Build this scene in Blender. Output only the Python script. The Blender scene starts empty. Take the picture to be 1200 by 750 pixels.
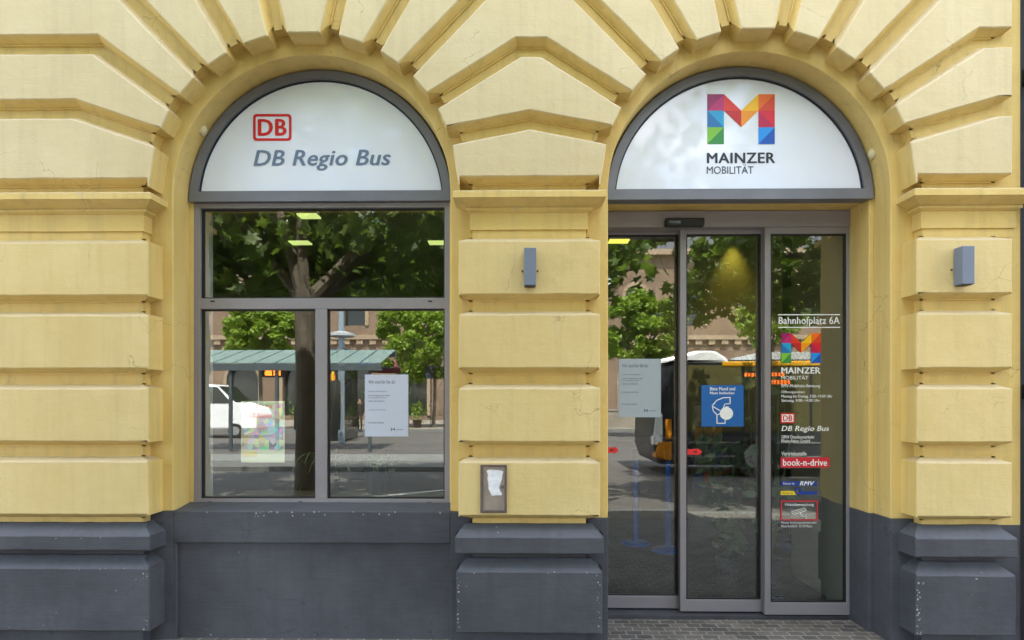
import bpy, bmesh, math, random
from mathutils import Vector, Matrix, noise
from mathutils.geometry import tessellate_polygon
R = math.radians
sc = bpy.context.scene
COL = sc.collection

# ------------------------------------------------------------------ camera
CAM_H, CAM_D, F, HOR, YAW = 1.48, 4.0, 775.0, 472.0, R(0.85)
cam_d = bpy.data.cameras.new('camera')
cam = bpy.data.objects.new('camera', cam_d); COL.objects.link(cam)
cam.location = (0, -CAM_D, CAM_H); cam.rotation_euler = (R(90), 0, YAW)
cam_d.sensor_width = 36; cam_d.lens = 36*F/1200; cam_d.shift_y = (HOR-375)/1200
cam_d.clip_start = 0.05; cam_d.clip_end = 2000
sc.camera = cam
# ------------------------------------------------------------------ light
SUN_EL, SUN_AZ = R(60), R(12)           # azimuth measured from +Y towards +X: the sun is behind the house
w = bpy.data.worlds.new('World'); sc.world = w; w.use_nodes = True
nt = w.node_tree; nt.nodes.clear()
N = nt.nodes.new; L = nt.links.new
out = N('ShaderNodeOutputWorld'); bg = N('ShaderNodeBackground'); sky = N('ShaderNodeTexSky')
sky.sky_type = 'NISHITA'; sky.sun_disc = False
sky.sun_elevation = SUN_EL; sky.sun_rotation = SUN_AZ
sky.air_density = 1.0; sky.dust_density = 1.5; sky.ozone_density = 1.0
tc = N('ShaderNodeTexCoord'); mp = N('ShaderNodeMapping'); mp.inputs['Scale'].default_value = (1, 1, 2.2)
nz = N('ShaderNodeTexNoise'); nz.inputs['Scale'].default_value = 3.2; nz.inputs['Detail'].default_value = 9; nz.inputs['Roughness'].default_value = .58
rp = N('ShaderNodeValToRGB'); rp.color_ramp.elements[0].position = .46; rp.color_ramp.elements[1].position = .64
mx = N('ShaderNodeMix'); mx.data_type = 'RGBA'
cl = N('ShaderNodeRGB'); cl.outputs[0].default_value = (9.5, 9.3, 9.0, 1)
L(tc.outputs['Generated'], mp.inputs['Vector']); L(mp.outputs[0], nz.inputs['Vector']); L(nz.outputs['Fac'], rp.inputs[0])
L(rp.outputs[0], mx.inputs[0]); L(sky.outputs[0], mx.inputs[6]); L(cl.outputs[0], mx.inputs[7])
L(mx.outputs[2], bg.inputs[0]); bg.inputs[1].default_value = 0.15; L(bg.outputs[0], out.inputs[0])
sun_d = bpy.data.lights.new('sun', 'SUN'); sun_d.energy = 3.9; sun_d.angle = R(.5); sun_d.color = (1, .95, .87)
sun = bpy.data.objects.new('sun', sun_d); COL.objects.link(sun)
sun_dir = Vector((math.sin(SUN_AZ)*math.cos(SUN_EL), math.cos(SUN_AZ)*math.cos(SUN_EL), math.sin(SUN_EL)))
sun.rotation_euler = sun_dir.to_track_quat('Z', 'Y').to_euler(); sun.location = (5, 20, 30)
vs = sc.view_settings
vs.view_transform = 'Standard'; vs.look = 'None'; vs.gamma = 1; vs.use_curve_mapping = False
vs.exposure = 2.5
sc.cycles.max_bounces = 8; sc.cycles.transparent_max_bounces = 16; sc.cycles.diffuse_bounces = 4
sc.cycles.use_denoising = True

# ------------------------------------------------------------------ materials
def lin(c):
    return tuple(((v/255)/12.92 if v <= 10 else ((v/255+.055)/1.055)**2.4) for v in c)
def newmat(name):
    m = bpy.data.materials.new(name); m.use_nodes = True
    return m, m.node_tree, m.node_tree.nodes['Principled BSDF']
def mat(name, col, rough=.6, metal=0, var=.12, vscale=6, bump=0, bscale=60, spec=.5, stretch=(1, 1, 1), emit=None, estr=0):
    m, t, b = newmat(name)
    b.inputs['Roughness'].default_value = rough; b.inputs['Metallic'].default_value = metal
    b.inputs['Specular IOR Level'].default_value = spec
    tc = t.nodes.new('ShaderNodeTexCoord'); mp = t.nodes.new('ShaderNodeMapping'); mp.inputs['Scale'].default_value = stretch
    t.links.new(tc.outputs['Object'], mp.inputs['Vector'])
    if var:
        n = t.nodes.new('ShaderNodeTexNoise'); n.inputs['Scale'].default_value = vscale; n.inputs['Detail'].default_value = 6
        r = t.nodes.new('ShaderNodeValToRGB')
        r.color_ramp.elements[0].position = .3; r.color_ramp.elements[1].position = .7
        r.color_ramp.elements[0].color = (*[c*(1-var) for c in col], 1); r.color_ramp.elements[1].color = (*[min(1, c*(1+var)) for c in col], 1)
        t.links.new(mp.outputs[0], n.inputs['Vector']); t.links.new(n.outputs['Fac'], r.inputs[0]); t.links.new(r.outputs[0], b.inputs['Base Color'])
    else:
        b.inputs['Base Color'].default_value = (*col, 1)
    if bump:
        n2 = t.nodes.new('ShaderNodeTexNoise'); n2.inputs['Scale'].default_value = bscale; n2.inputs['Detail'].default_value = 5
        bp = t.nodes.new('ShaderNodeBump'); bp.inputs['Strength'].default_value = bump; bp.inputs['Distance'].default_value = .01
        t.links.new(mp.outputs[0], n2.inputs['Vector']); t.links.new(n2.outputs['Fac'], bp.inputs['Height']); t.links.new(bp.outputs[0], b.inputs['Normal'])
    if emit:
        b.inputs['Emission Color'].default_value = (*emit, 1); b.inputs['Emission Strength'].default_value = estr
    return m

def paint_mat(name, c1, c2, dust, chip, chip_amt, streak=.35, dust_amt=.55, grime=.22, cracks=True):
    """old masonry paint: mottled, brushed, dust lying on upward faces, small chips"""
    m, t, b = newmat(name); nn = t.nodes.new; ln = t.links.new
    b.inputs['Roughness'].default_value = .62; b.inputs['Specular IOR Level'].default_value = .35
    tc = nn('ShaderNodeTexCoord')
    n1 = nn('ShaderNodeTexNoise'); n1.inputs['Scale'].default_value = 1.6; n1.inputs['Detail'].default_value = 7; n1.inputs['Roughness'].default_value = .6
    ln(tc.outputs['Object'], n1.inputs['Vector'])
    mp = nn('ShaderNodeMapping'); mp.inputs['Scale'].default_value = (2.5, 2.5, 45); ln(tc.outputs['Object'], mp.inputs['Vector'])
    n2 = nn('ShaderNodeTexNoise'); n2.inputs['Scale'].default_value = 2; n2.inputs['Detail'].default_value = 6; n2.inputs['Roughness'].default_value = .65
    ln(mp.outputs[0], n2.inputs['Vector'])
    ma = nn('ShaderNodeMath'); ma.operation = 'MULTIPLY_ADD'; ma.inputs[1].default_value = streak
    ln(n2.outputs['Fac'], ma.inputs[0]); ln(n1.outputs['Fac'], ma.inputs[2])
    rp = nn('ShaderNodeValToRGB'); rp.color_ramp.elements[0].position = .45; rp.color_ramp.elements[1].position = .9
    rp.color_ramp.elements[0].color = (*c1, 1); rp.color_ramp.elements[1].color = (*c2, 1); ln(ma.outputs[0], rp.inputs[0])
    n6c = nn('ShaderNodeTexNoise'); n6c.inputs['Scale'].default_value = 6; n6c.inputs['Detail'].default_value = 4; ln(tc.outputs['Object'], n6c.inputs['Vector'])
    # stains: sparse dark smudges
    n3 = nn('ShaderNodeTexNoise'); n3.inputs['Scale'].default_value = 5.5; n3.inputs['Detail'].default_value = 8; n3.inputs['Roughness'].default_value = .7
    ln(tc.outputs['Object'], n3.inputs['Vector'])
    r3 = nn('ShaderNodeValToRGB'); r3.color_ramp.elements[0].position = .60; r3.color_ramp.elements[1].position = .80
    r3.color_ramp.elements[1].color = (.45, .45, .45, 1); ln(n3.outputs['Fac'], r3.inputs[0])
    m3 = nn('ShaderNodeMix'); m3.data_type = 'RGBA'; ln(r3.outputs[0], m3.inputs[0]); ln(rp.outputs[0], m3.inputs[6])
    m3.inputs[7].default_value = (*[c*.72 for c in c1], 1)
    # dust on upward faces
    g = nn('ShaderNodeNewGeometry'); sx = nn('ShaderNodeSeparateXYZ'); ln(g.outputs['True Normal'], sx.inputs[0])
    r4 = nn('ShaderNodeMapRange'); r4.inputs[1].default_value = .2; r4.inputs[2].default_value = .5; r4.inputs[4].default_value = dust_amt; ln(sx.outputs[2], r4.inputs[0])
    m4 = nn('ShaderNodeMix'); m4.data_type = 'RGBA'; ln(r4.outputs[0], m4.inputs[0]); ln(m3.outputs[2], m4.inputs[6]); m4.inputs[7].default_value = (*dust, 1)
    # chips
    v = nn('ShaderNodeTexNoise'); v.inputs['Scale'].default_value = 38; v.inputs['Detail'].default_value = 3; ln(tc.outputs['Object'], v.inputs['Vector'])
    v2 = nn('ShaderNodeTexNoise'); v2.inputs['Scale'].default_value = 3.1; v2.inputs['Detail'].default_value = 2; ln(tc.outputs['Object'], v2.inputs['Vector'])
    ad = nn('ShaderNodeMath'); ad.operation = 'MULTIPLY_ADD'; ad.inputs[1].default_value = .45; ln(v2.outputs['Fac'], ad.inputs[0]); ln(v.outputs['Fac'], ad.inputs[2])
    r5 = nn('ShaderNodeMapRange'); r5.inputs[1].default_value = chip_amt; r5.inputs[2].default_value = chip_amt+.012; ln(ad.outputs[0], r5.inputs[0])
    m5 = nn('ShaderNodeMix'); m5.data_type = 'RGBA'; ln(r5.outputs[0], m5.inputs[0]); ln(m4.outputs[2], m5.inputs[6]); m5.inputs[7].default_value = (*chip, 1)
    # rain streaks and grime
    mp7 = nn('ShaderNodeMapping'); mp7.inputs['Scale'].default_value = (11, 11, .7); ln(tc.outputs['Object'], mp7.inputs['Vector'])
    n7 = nn('ShaderNodeTexNoise'); n7.inputs['Scale'].default_value = 1.3; n7.inputs['Detail'].default_value = 7; n7.inputs['Roughness'].default_value = .6; ln(mp7.outputs[0], n7.inputs['Vector'])
    r7 = nn('ShaderNodeMapRange'); r7.inputs[1].default_value = .48; r7.inputs[2].default_value = .78; r7.inputs[4].default_value = grime; ln(n7.outputs['Fac'], r7.inputs[0])
    m7 = nn('ShaderNodeMix'); m7.data_type = 'RGBA'; ln(r7.outputs[0], m7.inputs[0]); ln(m5.outputs[2], m7.inputs[6]); m7.inputs[7].default_value = (*[c*.5+.03 for c in c1], 1)
    last = m7
    if cracks:
        wv = nn('ShaderNodeMix'); wv.data_type = 'RGBA'; wv.blend_type = 'LINEAR_LIGHT'; wv.inputs[0].default_value = .12; ln(tc.outputs['Object'], wv.inputs[6]); ln(n6c.outputs['Color'], wv.inputs[7])
        vo = nn('ShaderNodeTexVoronoi'); vo.feature = 'DISTANCE_TO_EDGE'; vo.inputs['Scale'].default_value = 2.3; ln(wv.outputs[2], vo.inputs['Vector'])
        rc = nn('ShaderNodeMapRange'); rc.inputs[1].default_value = .0015; rc.inputs[2].default_value = .006; rc.inputs[3].default_value = 1; rc.inputs[4].default_value = 0; ln(vo.outputs['Distance'], rc.inputs[0])
        rm = nn('ShaderNodeMapRange'); rm.inputs[1].default_value = .54; rm.inputs[2].default_value = .60; rm.inputs[4].default_value = .55; ln(n1.outputs['Fac'], rm.inputs[0])
        mu = nn('ShaderNodeMath'); mu.operation = 'MULTIPLY'; ln(rc.outputs[0], mu.inputs[0]); ln(rm.outputs[0], mu.inputs[1])
        m8 = nn('ShaderNodeMix'); m8.data_type = 'RGBA'; ln(mu.outputs[0], m8.inputs[0]); ln(m7.outputs[2], m8.inputs[6]); m8.inputs[7].default_value = (*[c*.35 for c in c1], 1); last = m8
    ln(last.outputs[2], b.inputs['Base Color'])
    # relief: brushed plaster
    n6 = nn('ShaderNodeTexNoise'); n6.inputs['Scale'].default_value = 9; n6.inputs['Detail'].default_value = 8; n6.inputs['Roughness'].default_value = .62; ln(tc.outputs['Object'], n6.inputs['Vector'])
    a2 = nn('ShaderNodeMath'); a2.operation = 'MULTIPLY_ADD'; a2.inputs[1].default_value = .16; ln(n2.outputs['Fac'], a2.inputs[0]); ln(n6.outputs['Fac'], a2.inputs[2])
    bp = nn('ShaderNodeBump'); bp.inputs['Strength'].default_value = .5; bp.inputs['Distance'].default_value = .012
    ln(a2.outputs[0], bp.inputs['Height']); ln(bp.outputs[0], b.inputs['Normal'])
    return m

YEL = paint_mat('yellow_masonry_paint', (.63, .48, .20), (.72, .57, .28), (.46, .41, .34), (.55, .50, .42), 1.0, streak=.16, dust_amt=.5)
YEL_SHADE = paint_mat('masonry_paint_shade_tone', (.66, .475, .155), (.73, .55, .21), (.46, .41, .34), (.55, .50, .42), 1.0, streak=.2, dust_amt=.5, grime=.42)  # yellow deepened for recesses, chamfers and soffits: shade and interreflection put into the colour
YEL_SKYLIT = paint_mat('masonry_paint_skylit_tone', (.60, .485, .27), (.68, .57, .345), (.50, .46, .39), (.55, .50, .42), 1.0, streak=.16, dust_amt=.5)  # paler yellow for the upper stone fronts: sky light put into the colour
GREY = paint_mat('dark_grey_masonry_paint', (.043, .044, .053), (.092, .094, .108), (.095, .102, .122), (.42, .42, .41), 1.025, dust_amt=.5, grime=.5)
ALU = mat('grey_aluminium', (.27, .255, .275), .42, .25, .06, 3, .05, 40)
ALU2 = mat('arch_frame_grey', (.175, .18, .21), .45, .2, .10, 5, .05, 40)
BLK = mat('black_rubber', (.012, .012, .013), .5, 0, 0)
SIGNW = mat('white_acrylic', (.80, .84, .95), .06, 0, .03, 2, spec=.8)
LAMPG = mat('wall_lamp_grey', (.17, .20, .27), .5, .1, .05, 8)
STEEL = mat('old_steel', (.30, .25, .21), .45, .3, .18, 12, .1, 30)
STEELD = mat('dark_steel', (.13, .10, .09), .5, .3, .2, 20, .1, 30)
PAPER = mat('torn_paper', (.74, .75, .78), .8, 0, .12, 30, .6, 25)
KNOB = mat('cream_plastic', (.70, .60, .36), .5, 0, .05)
PIPE = mat('dark_painted_pipe', (.035, .034, .042), .5, .1, .25, 8)

def glass_mat(name, refl, tint, rough=0.0):
    m = bpy.data.materials.new(name); m.use_nodes = True; t = m.node_tree; t.nodes.clear()
    o = t.nodes.new('ShaderNodeOutputMaterial'); mix = t.nodes.new('ShaderNodeMixShader')
    tr = t.nodes.new('ShaderNodeBsdfTransparent'); tr.inputs[0].default_value = (*tint, 1)
    gl = t.nodes.new('ShaderNodeBsdfGlossy'); gl.inputs['Roughness'].default_value = rough; gl.inputs[0].default_value = (.97, 1, .97, 1)
    lw = t.nodes.new('ShaderNodeLayerWeight'); lw.inputs['Blend'].default_value = .5
    pw = t.nodes.new('ShaderNodeMath'); pw.operation = 'POWER'; pw.inputs[1].default_value = 5
    ad = t.nodes.new('ShaderNodeMath'); ad.operation = 'MULTIPLY_ADD'; ad.inputs[1].default_value = .85; ad.inputs[2].default_value = refl; ad.use_clamp = True
    t.links.new(lw.outputs['Facing'], pw.inputs[0]); t.links.new(pw.outputs[0], ad.inputs[0]); t.links.new(ad.outputs[0], mix.inputs[0])
    t.links.new(tr.outputs[0], mix.inputs[1]); t.links.new(gl.outputs[0], mix.inputs[2]); t.links.new(mix.outputs[0], o.inputs[0])
    return m
GLASS = glass_mat('coated_window_glass', .105, (.975, .985, .97))
CARGLASS = mat('dark_vehicle_glass', (.03, .035, .03), .05, 0, 0, spec=.6)

def flat(name, rgb, rough=.5, **k): return mat(name, lin(rgb), rough, 0, 0, **k)

# ------------------------------------------------------------------ helpers
def at(px, py, y):
    """point of the plane at depth y that the photo shows at px, py"""
    d = y + CAM_D; t = (px-600)/F; c, s = math.cos(YAW), math.sin(YAW)
    x = d*(t*c-s)/(c+t*s); b = -x*s+d*c
    return x, CAM_H-(py-HOR)*b/F
def BM(): return bmesh.new()
def obj(name, bm, m, parent=None, bevel=0, smooth=False, seg=2):
    bmesh.ops.recalc_face_normals(bm, faces=bm.faces[:])
    me = bpy.data.meshes.new(name); bm.to_mesh(me); bm.free()
    for mm in (m if isinstance(m, (list, tuple)) else [m]): me.materials.append(mm)
    if smooth:
        for p in me.polygons: p.use_smooth = True
    o = bpy.data.objects.new(name, me); COL.objects.link(o)
    if parent is not None:
        o.parent = parent
        o.matrix_parent_inverse = Matrix.Translation(-world_loc(parent)) if False else Matrix()
        o.location = -world_loc(parent)
    if bevel:
        b = o.modifiers.new('bevel', 'BEVEL'); b.width = bevel; b.segments = seg; b.limit_method = 'ANGLE'; b.angle_limit = R(22)
    return o
def world_loc(o):
    v = Vector((0, 0, 0))
    while o is not None: v = v + o.location; o = o.parent
    return v
def tag(o, label=None, cat=None, group=None, kind=None):
    for k, v in (('label', label), ('category', cat), ('group', group), ('kind', kind)):
        if v: o[k] = v
    return o
def thing(name, label, cat, loc=(0, 0, 0), group=None):
    o = bpy.data.objects.new(name, None); COL.objects.link(o); o.location = loc; o.empty_display_size = .1
    return tag(o, label, cat, group)
def box(bm, x0, x1, y0, y1, z0, z1, mi=0):
    v = [bm.verts.new(p) for p in ((x0, y0, z0), (x1, y0, z0), (x1, y1, z0), (x0, y1, z0), (x0, y0, z1), (x1, y0, z1), (x1, y1, z1), (x0, y1, z1))]
    for q in ((0, 1, 2, 3), (4, 7, 6, 5), (0, 4, 5, 1), (1, 5, 6, 2), (2, 6, 7, 3), (3, 7, 4, 0)):
        f = bm.faces.new([v[i] for i in q]); f.material_index = mi
    return v
def prism(bm, loops, y0, y1, mi=0):
    """solid plate in the xz plane; loops[0] is the outline, the rest are holes"""
    pts = [p for l in loops for p in l]
    tris = tessellate_polygon([[Vector((p[0], p[1], 0)) for p in l] for l in loops])
    a = [bm.verts.new((p[0], y0, p[1])) for p in pts]; b = [bm.verts.new((p[0], y1, p[1])) for p in pts]
    for t in tris:
        for q in ((a[t[0]], a[t[1]], a[t[2]]), (b[t[2]], b[t[1]], b[t[0]])):
            try: bm.faces.new(q).material_index = mi
            except ValueError: pass
    i0 = 0
    for l in loops:
        n = len(l)
        for i in range(n):
            j = (i+1) % n
            bm.faces.new((a[i0+i], a[i0+j], b[i0+j], b[i0+i])).material_index = mi
        i0 += n
def cyl(bm, p0, p1, r0, r1=None, n=12, cap=True, mi=0):
    r1 = r0 if r1 is None else r1
    p0, p1 = Vector(p0), Vector(p1); d = (p1-p0).normalized()
    u = d.orthogonal().normalized(); v = d.cross(u)
    A = [bm.verts.new(p0+(u*math.cos(2*math.pi*i/n)+v*math.sin(2*math.pi*i/n))*r0) for i in range(n)]
    B = [bm.verts.new(p1+(u*math.cos(2*math.pi*i/n)+v*math.sin(2*math.pi*i/n))*r1) for i in range(n)]
    for i in range(n):
        bm.faces.new((A[i], A[(i+1) % n], B[(i+1) % n], B[i])).material_index = mi
    if cap:
        bm.faces.new(A[::-1]).material_index = mi; bm.faces.new(B).material_index = mi
def tube(bm, pts, radii, n=8, mi=0):
    rings = []
    for i, p in enumerate(pts):
        p = Vector(p); a = Vector(pts[max(i-1, 0)]); b = Vector(pts[min(i+1, len(pts)-1)])
        d = (b-a).normalized(); u = d.cross(Vector((.31, .9, .2))).normalized(); v = d.cross(u)
        rings.append([bm.verts.new(p+(u*math.cos(2*math.pi*k/n)+v*math.sin(2*math.pi*k/n))*radii[i]) for k in range(n)])
    for A, B in zip(rings, rings[1:]):
        for i in range(n): bm.faces.new((A[i], A[(i+1) % n], B[(i+1) % n], B[i])).material_index = mi
    bm.faces.new(rings[0][::-1]).material_index = mi; bm.faces.new(rings[-1]).material_index = mi
def lathe(bm, prof, cx, cy, n=20, mi=0):
    rings = [[bm.verts.new((cx+r*math.cos(2*math.pi*k/n), cy+r*math.sin(2*math.pi*k/n), z)) for k in range(n)] for r, z in prof]
    for A, B in zip(rings, rings[1:]):
        for i in range(n): bm.faces.new((A[i], A[(i+1) % n], B[(i+1) % n], B[i])).material_index = mi
    bm.faces.new(rings[0][::-1]).material_index = mi; bm.faces.new(rings[-1]).material_index = mi
def arc(cx, cz, r, a0, a1, n):
    """angles from vertical, degrees, positive to the right"""
    return [(cx+r*math.sin(R(a0+(a1-a0)*i/n)), cz+r*math.cos(R(a0+(a1-a0)*i/n))) for i in range(n+1)]
def text_bm(bm, s, x0, x1, z0, z1, y, bold=0.0, shear=0.0, mi=0):
    """lettering with its ink box from x0..x1, z0..z1, facing the street; bold strokes are thickened sideways"""
    cu = bpy.data.curves.new('lettering', 'FONT'); cu.body = s; cu.size = 1; cu.shear = shear; cu.resolution_u = 3
    cu.fill_mode = 'FRONT'; cu.space_character = 1+bold*2.2
    o = bpy.data.objects.new('lettering', cu); COL.objects.link(o)
    dg = bpy.context.evaluated_depsgraph_get(); me = bpy.data.meshes.new_from_object(o.evaluated_get(dg))
    bpy.data.objects.remove(o); bpy.data.curves.remove(cu)
    xs = [v.co.x for v in me.vertices]; ys = [v.co.y for v in me.vertices]
    if not xs: return
    ax, bx_, ay, by = min(xs)-bold, max(xs)+bold, min(ys)-bold*.5, max(ys)+bold*.5
    sh = [(0, 0)]+([(-bold, 0), (bold, 0), (0, bold*.5), (0, -bold*.5)] if bold else [])
    for q, (dx, dy) in enumerate(sh):
        yy = y-.00012*q
        vm = [bm.verts.new((x0+(v.co.x+dx-ax)/(bx_-ax)*(x1-x0), yy, z0+(v.co.y+dy-ay)/(by-ay)*(z1-z0))) for v in me.vertices]
        for p in me.polygons:
            try: bm.faces.new([vm[i] for i in p.vertices]).material_index = mi
            except ValueError: pass
    bpy.data.meshes.remove(me)
def ptext(bm, s, px0, px1, py0, py1, y, **k):
    a = at(px0, py0, y); b = at(px1, py1, y)
    text_bm(bm, s, a[0], b[0], b[1], a[1], y, **k)
def plate(bm, pts, y, mi=0, th=.002):
    prism(bm, [pts], y, y+th, mi)
def prect(bm, px0, px1, py0, py1, y, mi=0, th=.002):
    a = at(px0, py0, y); b = at(px1, py1, y)
    box(bm, a[0], b[0], y, y+th, b[1], a[1], mi)

# ---- rusticated stone: outline of groove centre lines; each edge knows how far its front and its foot step in
GD = .080; WY = .16; RY = .345
ET = {'g': (.060, .026), 'a': (0, GD), 't': (.066, 0.0), 's': (.03, .03), 'b': (.004, 0.0)}
def offset_poly(pts, offs):
    n = len(pts); out = []
    for i in range(n):
        p0, p1, p2 = Vector(pts[i-1]), Vector(pts[i]), Vector(pts[(i+1) % n])
        d1 = (p1-p0).normalized(); d2 = (p2-p1).normalized()
        n1 = Vector((-d1.y, d1.x)); n2 = Vector((-d2.y, d2.x)); o1, o2 = offs[i-1], offs[i]
        a = p1+n1*o1; b = p1+n2*o2; cr = d1.x*d2.y-d1.y*d2.x
        if abs(cr) < .02: out.append((a+b)/2)
        else:
            t = ((b.x-a.x)*d2.y-(b.y-a.y)*d2.x)/cr; out.append(a+d1*t)
    return out
def refine(pts, types, step=.055):
    P, T = [], []
    n = len(pts)
    for i in range(n):
        a, b = Vector(pts[i]), Vector(pts[(i+1) % n]); k = max(1, int((b-a).length/step))
        
        for j in range(k): P.append(a.lerp(b, j/k)); T.append(types[i])
    return P, T
def stone(name, pts, types, parent, m, front=0.0, jit=.003, depth=WY+.01):
    area = sum(pts[i-1][0]*pts[i][1]-pts[i][0]*pts[i-1][1] for i in range(len(pts)))
    if area < 0:                       # make it counter-clockwise
        pts = pts[::-1]; types = types[::-1]; types = types[1:]+types[:1]
    P, T = refine(pts, types)
    pin = offset_poly(P, [ET[t][0] for t in T]); pout = offset_poly(P, [ET[t][1] for t in T])
    bm = BM(); n = len(P)
    def j(p, k):
        q = Vector((p.x*6, p.y*6, k)); q2 = q*4.3; o = Vector((9, 3, 1))
        return Vector((p.x+(noise.noise(q)+.55*noise.noise(q2))*jit, p.y+(noise.noise(q+o)+.55*noise.noise(q2+o))*jit))
    EB = .006
    pfr = offset_poly(P, [ET[t][0]+EB for t in T])
    FJ = [j(p, 0) for p in pfr]
    Fv = [bm.verts.new((p.x, front, p.y)) for p in FJ]
    A = [bm.verts.new((j(p, 0).x, front+EB*.9, j(p, 0).y)) for p in pin]
    pmid = offset_poly(P, [ET[t][1]+(.009 if t == 'g' else 0) for t in T])
    C = [bm.verts.new((j(p, 3)[0], GD-.024, j(p, 3)[1])) for p in pmid]
    C2 = [bm.verts.new((v.co.x, GD-.014, v.co.z)) for v in C]
    C3 = [bm.verts.new((j(p, 3)[0], GD-.014, j(p, 3)[1])) for p in pout]
    D = [bm.verts.new((v.co.x, GD+.01, v.co.z)) for v in C3]
    B = {}; E = {}
    for i in range(n):
        if T[i] == 'a' or T[i-1] == 'a':
            B[i] = bm.verts.new((A[i].co.x, depth, A[i].co.z))
        if (T[i] == 'a') != (T[i-1] == 'a'):
            E[i] = bm.verts.new((C[i].co.x, depth, C[i].co.z))
    for t in tessellate_polygon([[Vector((p.x, p.y, 0)) for p in FJ]]): bm.faces.new([Fv[i] for i in t])
    for i in range(n):
        k = (i+1) % n
        bm.faces.new((Fv[i], Fv[k], A[k], A[i]))
        if T[i] == 'a': bm.faces.new((A[i], A[k], B[k], B[i])).material_index = 1
        else:
            for q in ((A[i], A[k], C[k], C[i]), (C[i], C[k], C2[k], C2[i]), (C2[i], C2[k], C3[k], C3[i]), (C3[i], C3[k], D[k], D[i])): bm.faces.new(q).material_index = 1
    for i in E:
        e3 = bm.verts.new((C3[i].co.x, depth, C3[i].co.z))
        bm.faces.new((A[i], C[i], C2[i], E[i], B[i])).material_index = 1
        bm.faces.new((C2[i], C3[i], D[i], e3, E[i])).material_index = 1
    return obj(name, bm, [m, m if m is GREY else YEL_SHADE], parent)  # chamfers and arch sides take the tone with shade painted in

# ------------------------------------------------------------------ the corner house
G = -.02                                   # pavement level
XL, XR, ZT = -5.6, 2.935, 4.20
ACX = (-1.33, 1.42); ACZ = 2.80; RW = .88; RB = .947
bld = thing('commercial_building', 'yellow stucco building with rusticated stones, dark grey plinth and two arched openings', 'building', (0, 0, G))
def opening(cx, r, zb, n=40):
    return [(cx-r, zb)]+arc(cx, ACZ, r, -90, 90, n)+[(cx+r, zb)]
def wall_plate(bm, r, y0, y1, zb, zt, x0, x1, cut=(0, 0)):
    """wall from zb to zt with two arched gaps open at the bottom"""
    l = [(x0, zb)]
    for cx in ACX: l += [(cx-r, zb)]+arc(cx, ACZ, r, -90, 90, 40)+[(cx+r, zb)]
    l += [(x1, zb), (x1, zt), (x0, zt)]
    prism(bm, [l], y0, y1)
bm = BM(); wall_plate(bm, RB+GD-.002, GD, WY, .735, 5.95, XL, XR+.105); obj('wall', bm, YEL_SHADE, bld)
bm = BM()
l = [(XL, .795), (ACX[0]-RW, .795)]+arc(ACX[0], ACZ, RW, -90, 90, 48)+[(ACX[0]+RW, .795), (.05, .795), (.05, .757), (ACX[1]-RW, .757)]+arc(ACX[1], ACZ, RW, -90, 90, 48)+[(ACX[1]+RW, .757), (XR+.105, .757), (XR+.105, 5.95), (XL, 5.95)]
prism(bm, [l], WY, RY+.02); obj('wall', bm, YEL_SHADE, bld, .006)
# deep wall behind the frames, flat lintel over the door
RI = .852
bm = BM()
box(bm, XL, ACX[0]-RI, RY+.02, .62, .795, 5.95); box(bm, ACX[0]+RI, ACX[1]-RI, RY+.02, .95, .757, 5.95)
box(bm, ACX[1]+RI, XR+.105, RY+.02, .95, .757, 5.95)
box(bm, ACX[1]-RI, ACX[1]+RI, .47, .95, 2.815, 5.95); box(bm, ACX[0]-RI, ACX[0]+RI, .5, .58, 2.80, 5.95)
obj('wall', bm, YEL_SHADE, bld, .004)
bm = BM(); box(bm, ACX[1]-RI, ACX[1]+RI, .44, .47, 2.815, 3.75); obj('lintel_board', bm, YEL_SHADE, bld)
# upper storeys out of frame, side and rear walls
bm = BM(); box(bm, XL, XR+.105, -.10, .95, 5.953, 6.3); box(bm, XL, XR+.105, .06, GD-.003, 4.20, 5.95); obj('upper_cornice', bm, YEL_SHADE, bld, .01)
# plinth
bm = BM()
l = [(XL, -.3), (ACX[0]-RB-GD+.002+2*(RB+GD), -.3)]
for x0, x1 in ((XL, ACX[0]-RB-GD+.002), (ACX[0]+RB+GD-.002, ACX[1]-RB-GD+.002), (ACX[1]+RB+GD-.002, XR+.105)):
    bm = BM(); box(bm, x0, x1, GD, WY, -.3, .735); obj('plinth', bm, GREY, bld)
for q in ((XL, ACX[0]-RW, WY, RY+.02, -.3, .795), (ACX[0]+RW, .05, WY, RY+.02, -.3, .795), (.05, ACX[1]-RW, WY, RY+.02, -.3, .757), (ACX[1]+RW, XR+.105, WY, RY+.02, -.3, .757),
          (XL, ACX[1]-RI, RY+.02, .95, -.3, .757), (ACX[1]+RI, XR+.105, RY+.02, .95, -.3, .757)):
    bm = BM(); box(bm, *q); obj('plinth', bm, GREY, bld, .004)
# apron under the window: band and sunk panel
x0, x1 = ACX[0]-RW, ACX[0]+RW
zb = at(300, 636.5, WY)[1]; zs = at(300, 599, WY)[1]
bm = BM()
v = [bm.verts.new(p) for p in ((x0, WY, zb), (x1, WY, zb), (x1, WY, zs), (x0, WY, zs), (x0, RY+.03, .822), (x1, RY+.03, .822), (x0, RY+.03, zb), (x1, RY+.03, zb))]
for q in ((0, 1, 2, 3), (3, 2, 5, 4), (4, 5, 7, 6), (0, 6, 7, 1), (0, 3, 4, 6), (1, 7, 5, 2)): bm.faces.new([v[i] for i in q])
obj('window_sill', bm, GREY, bld, .006)
bm = BM(); box(bm, x0, x1, WY+.030, RY+.01, -.3, zb); box(bm, x0, x0+.02, WY+.003, WY+.03, -.3, zb-.003); obj('apron_panel', bm, GREY, bld, .004)

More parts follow.
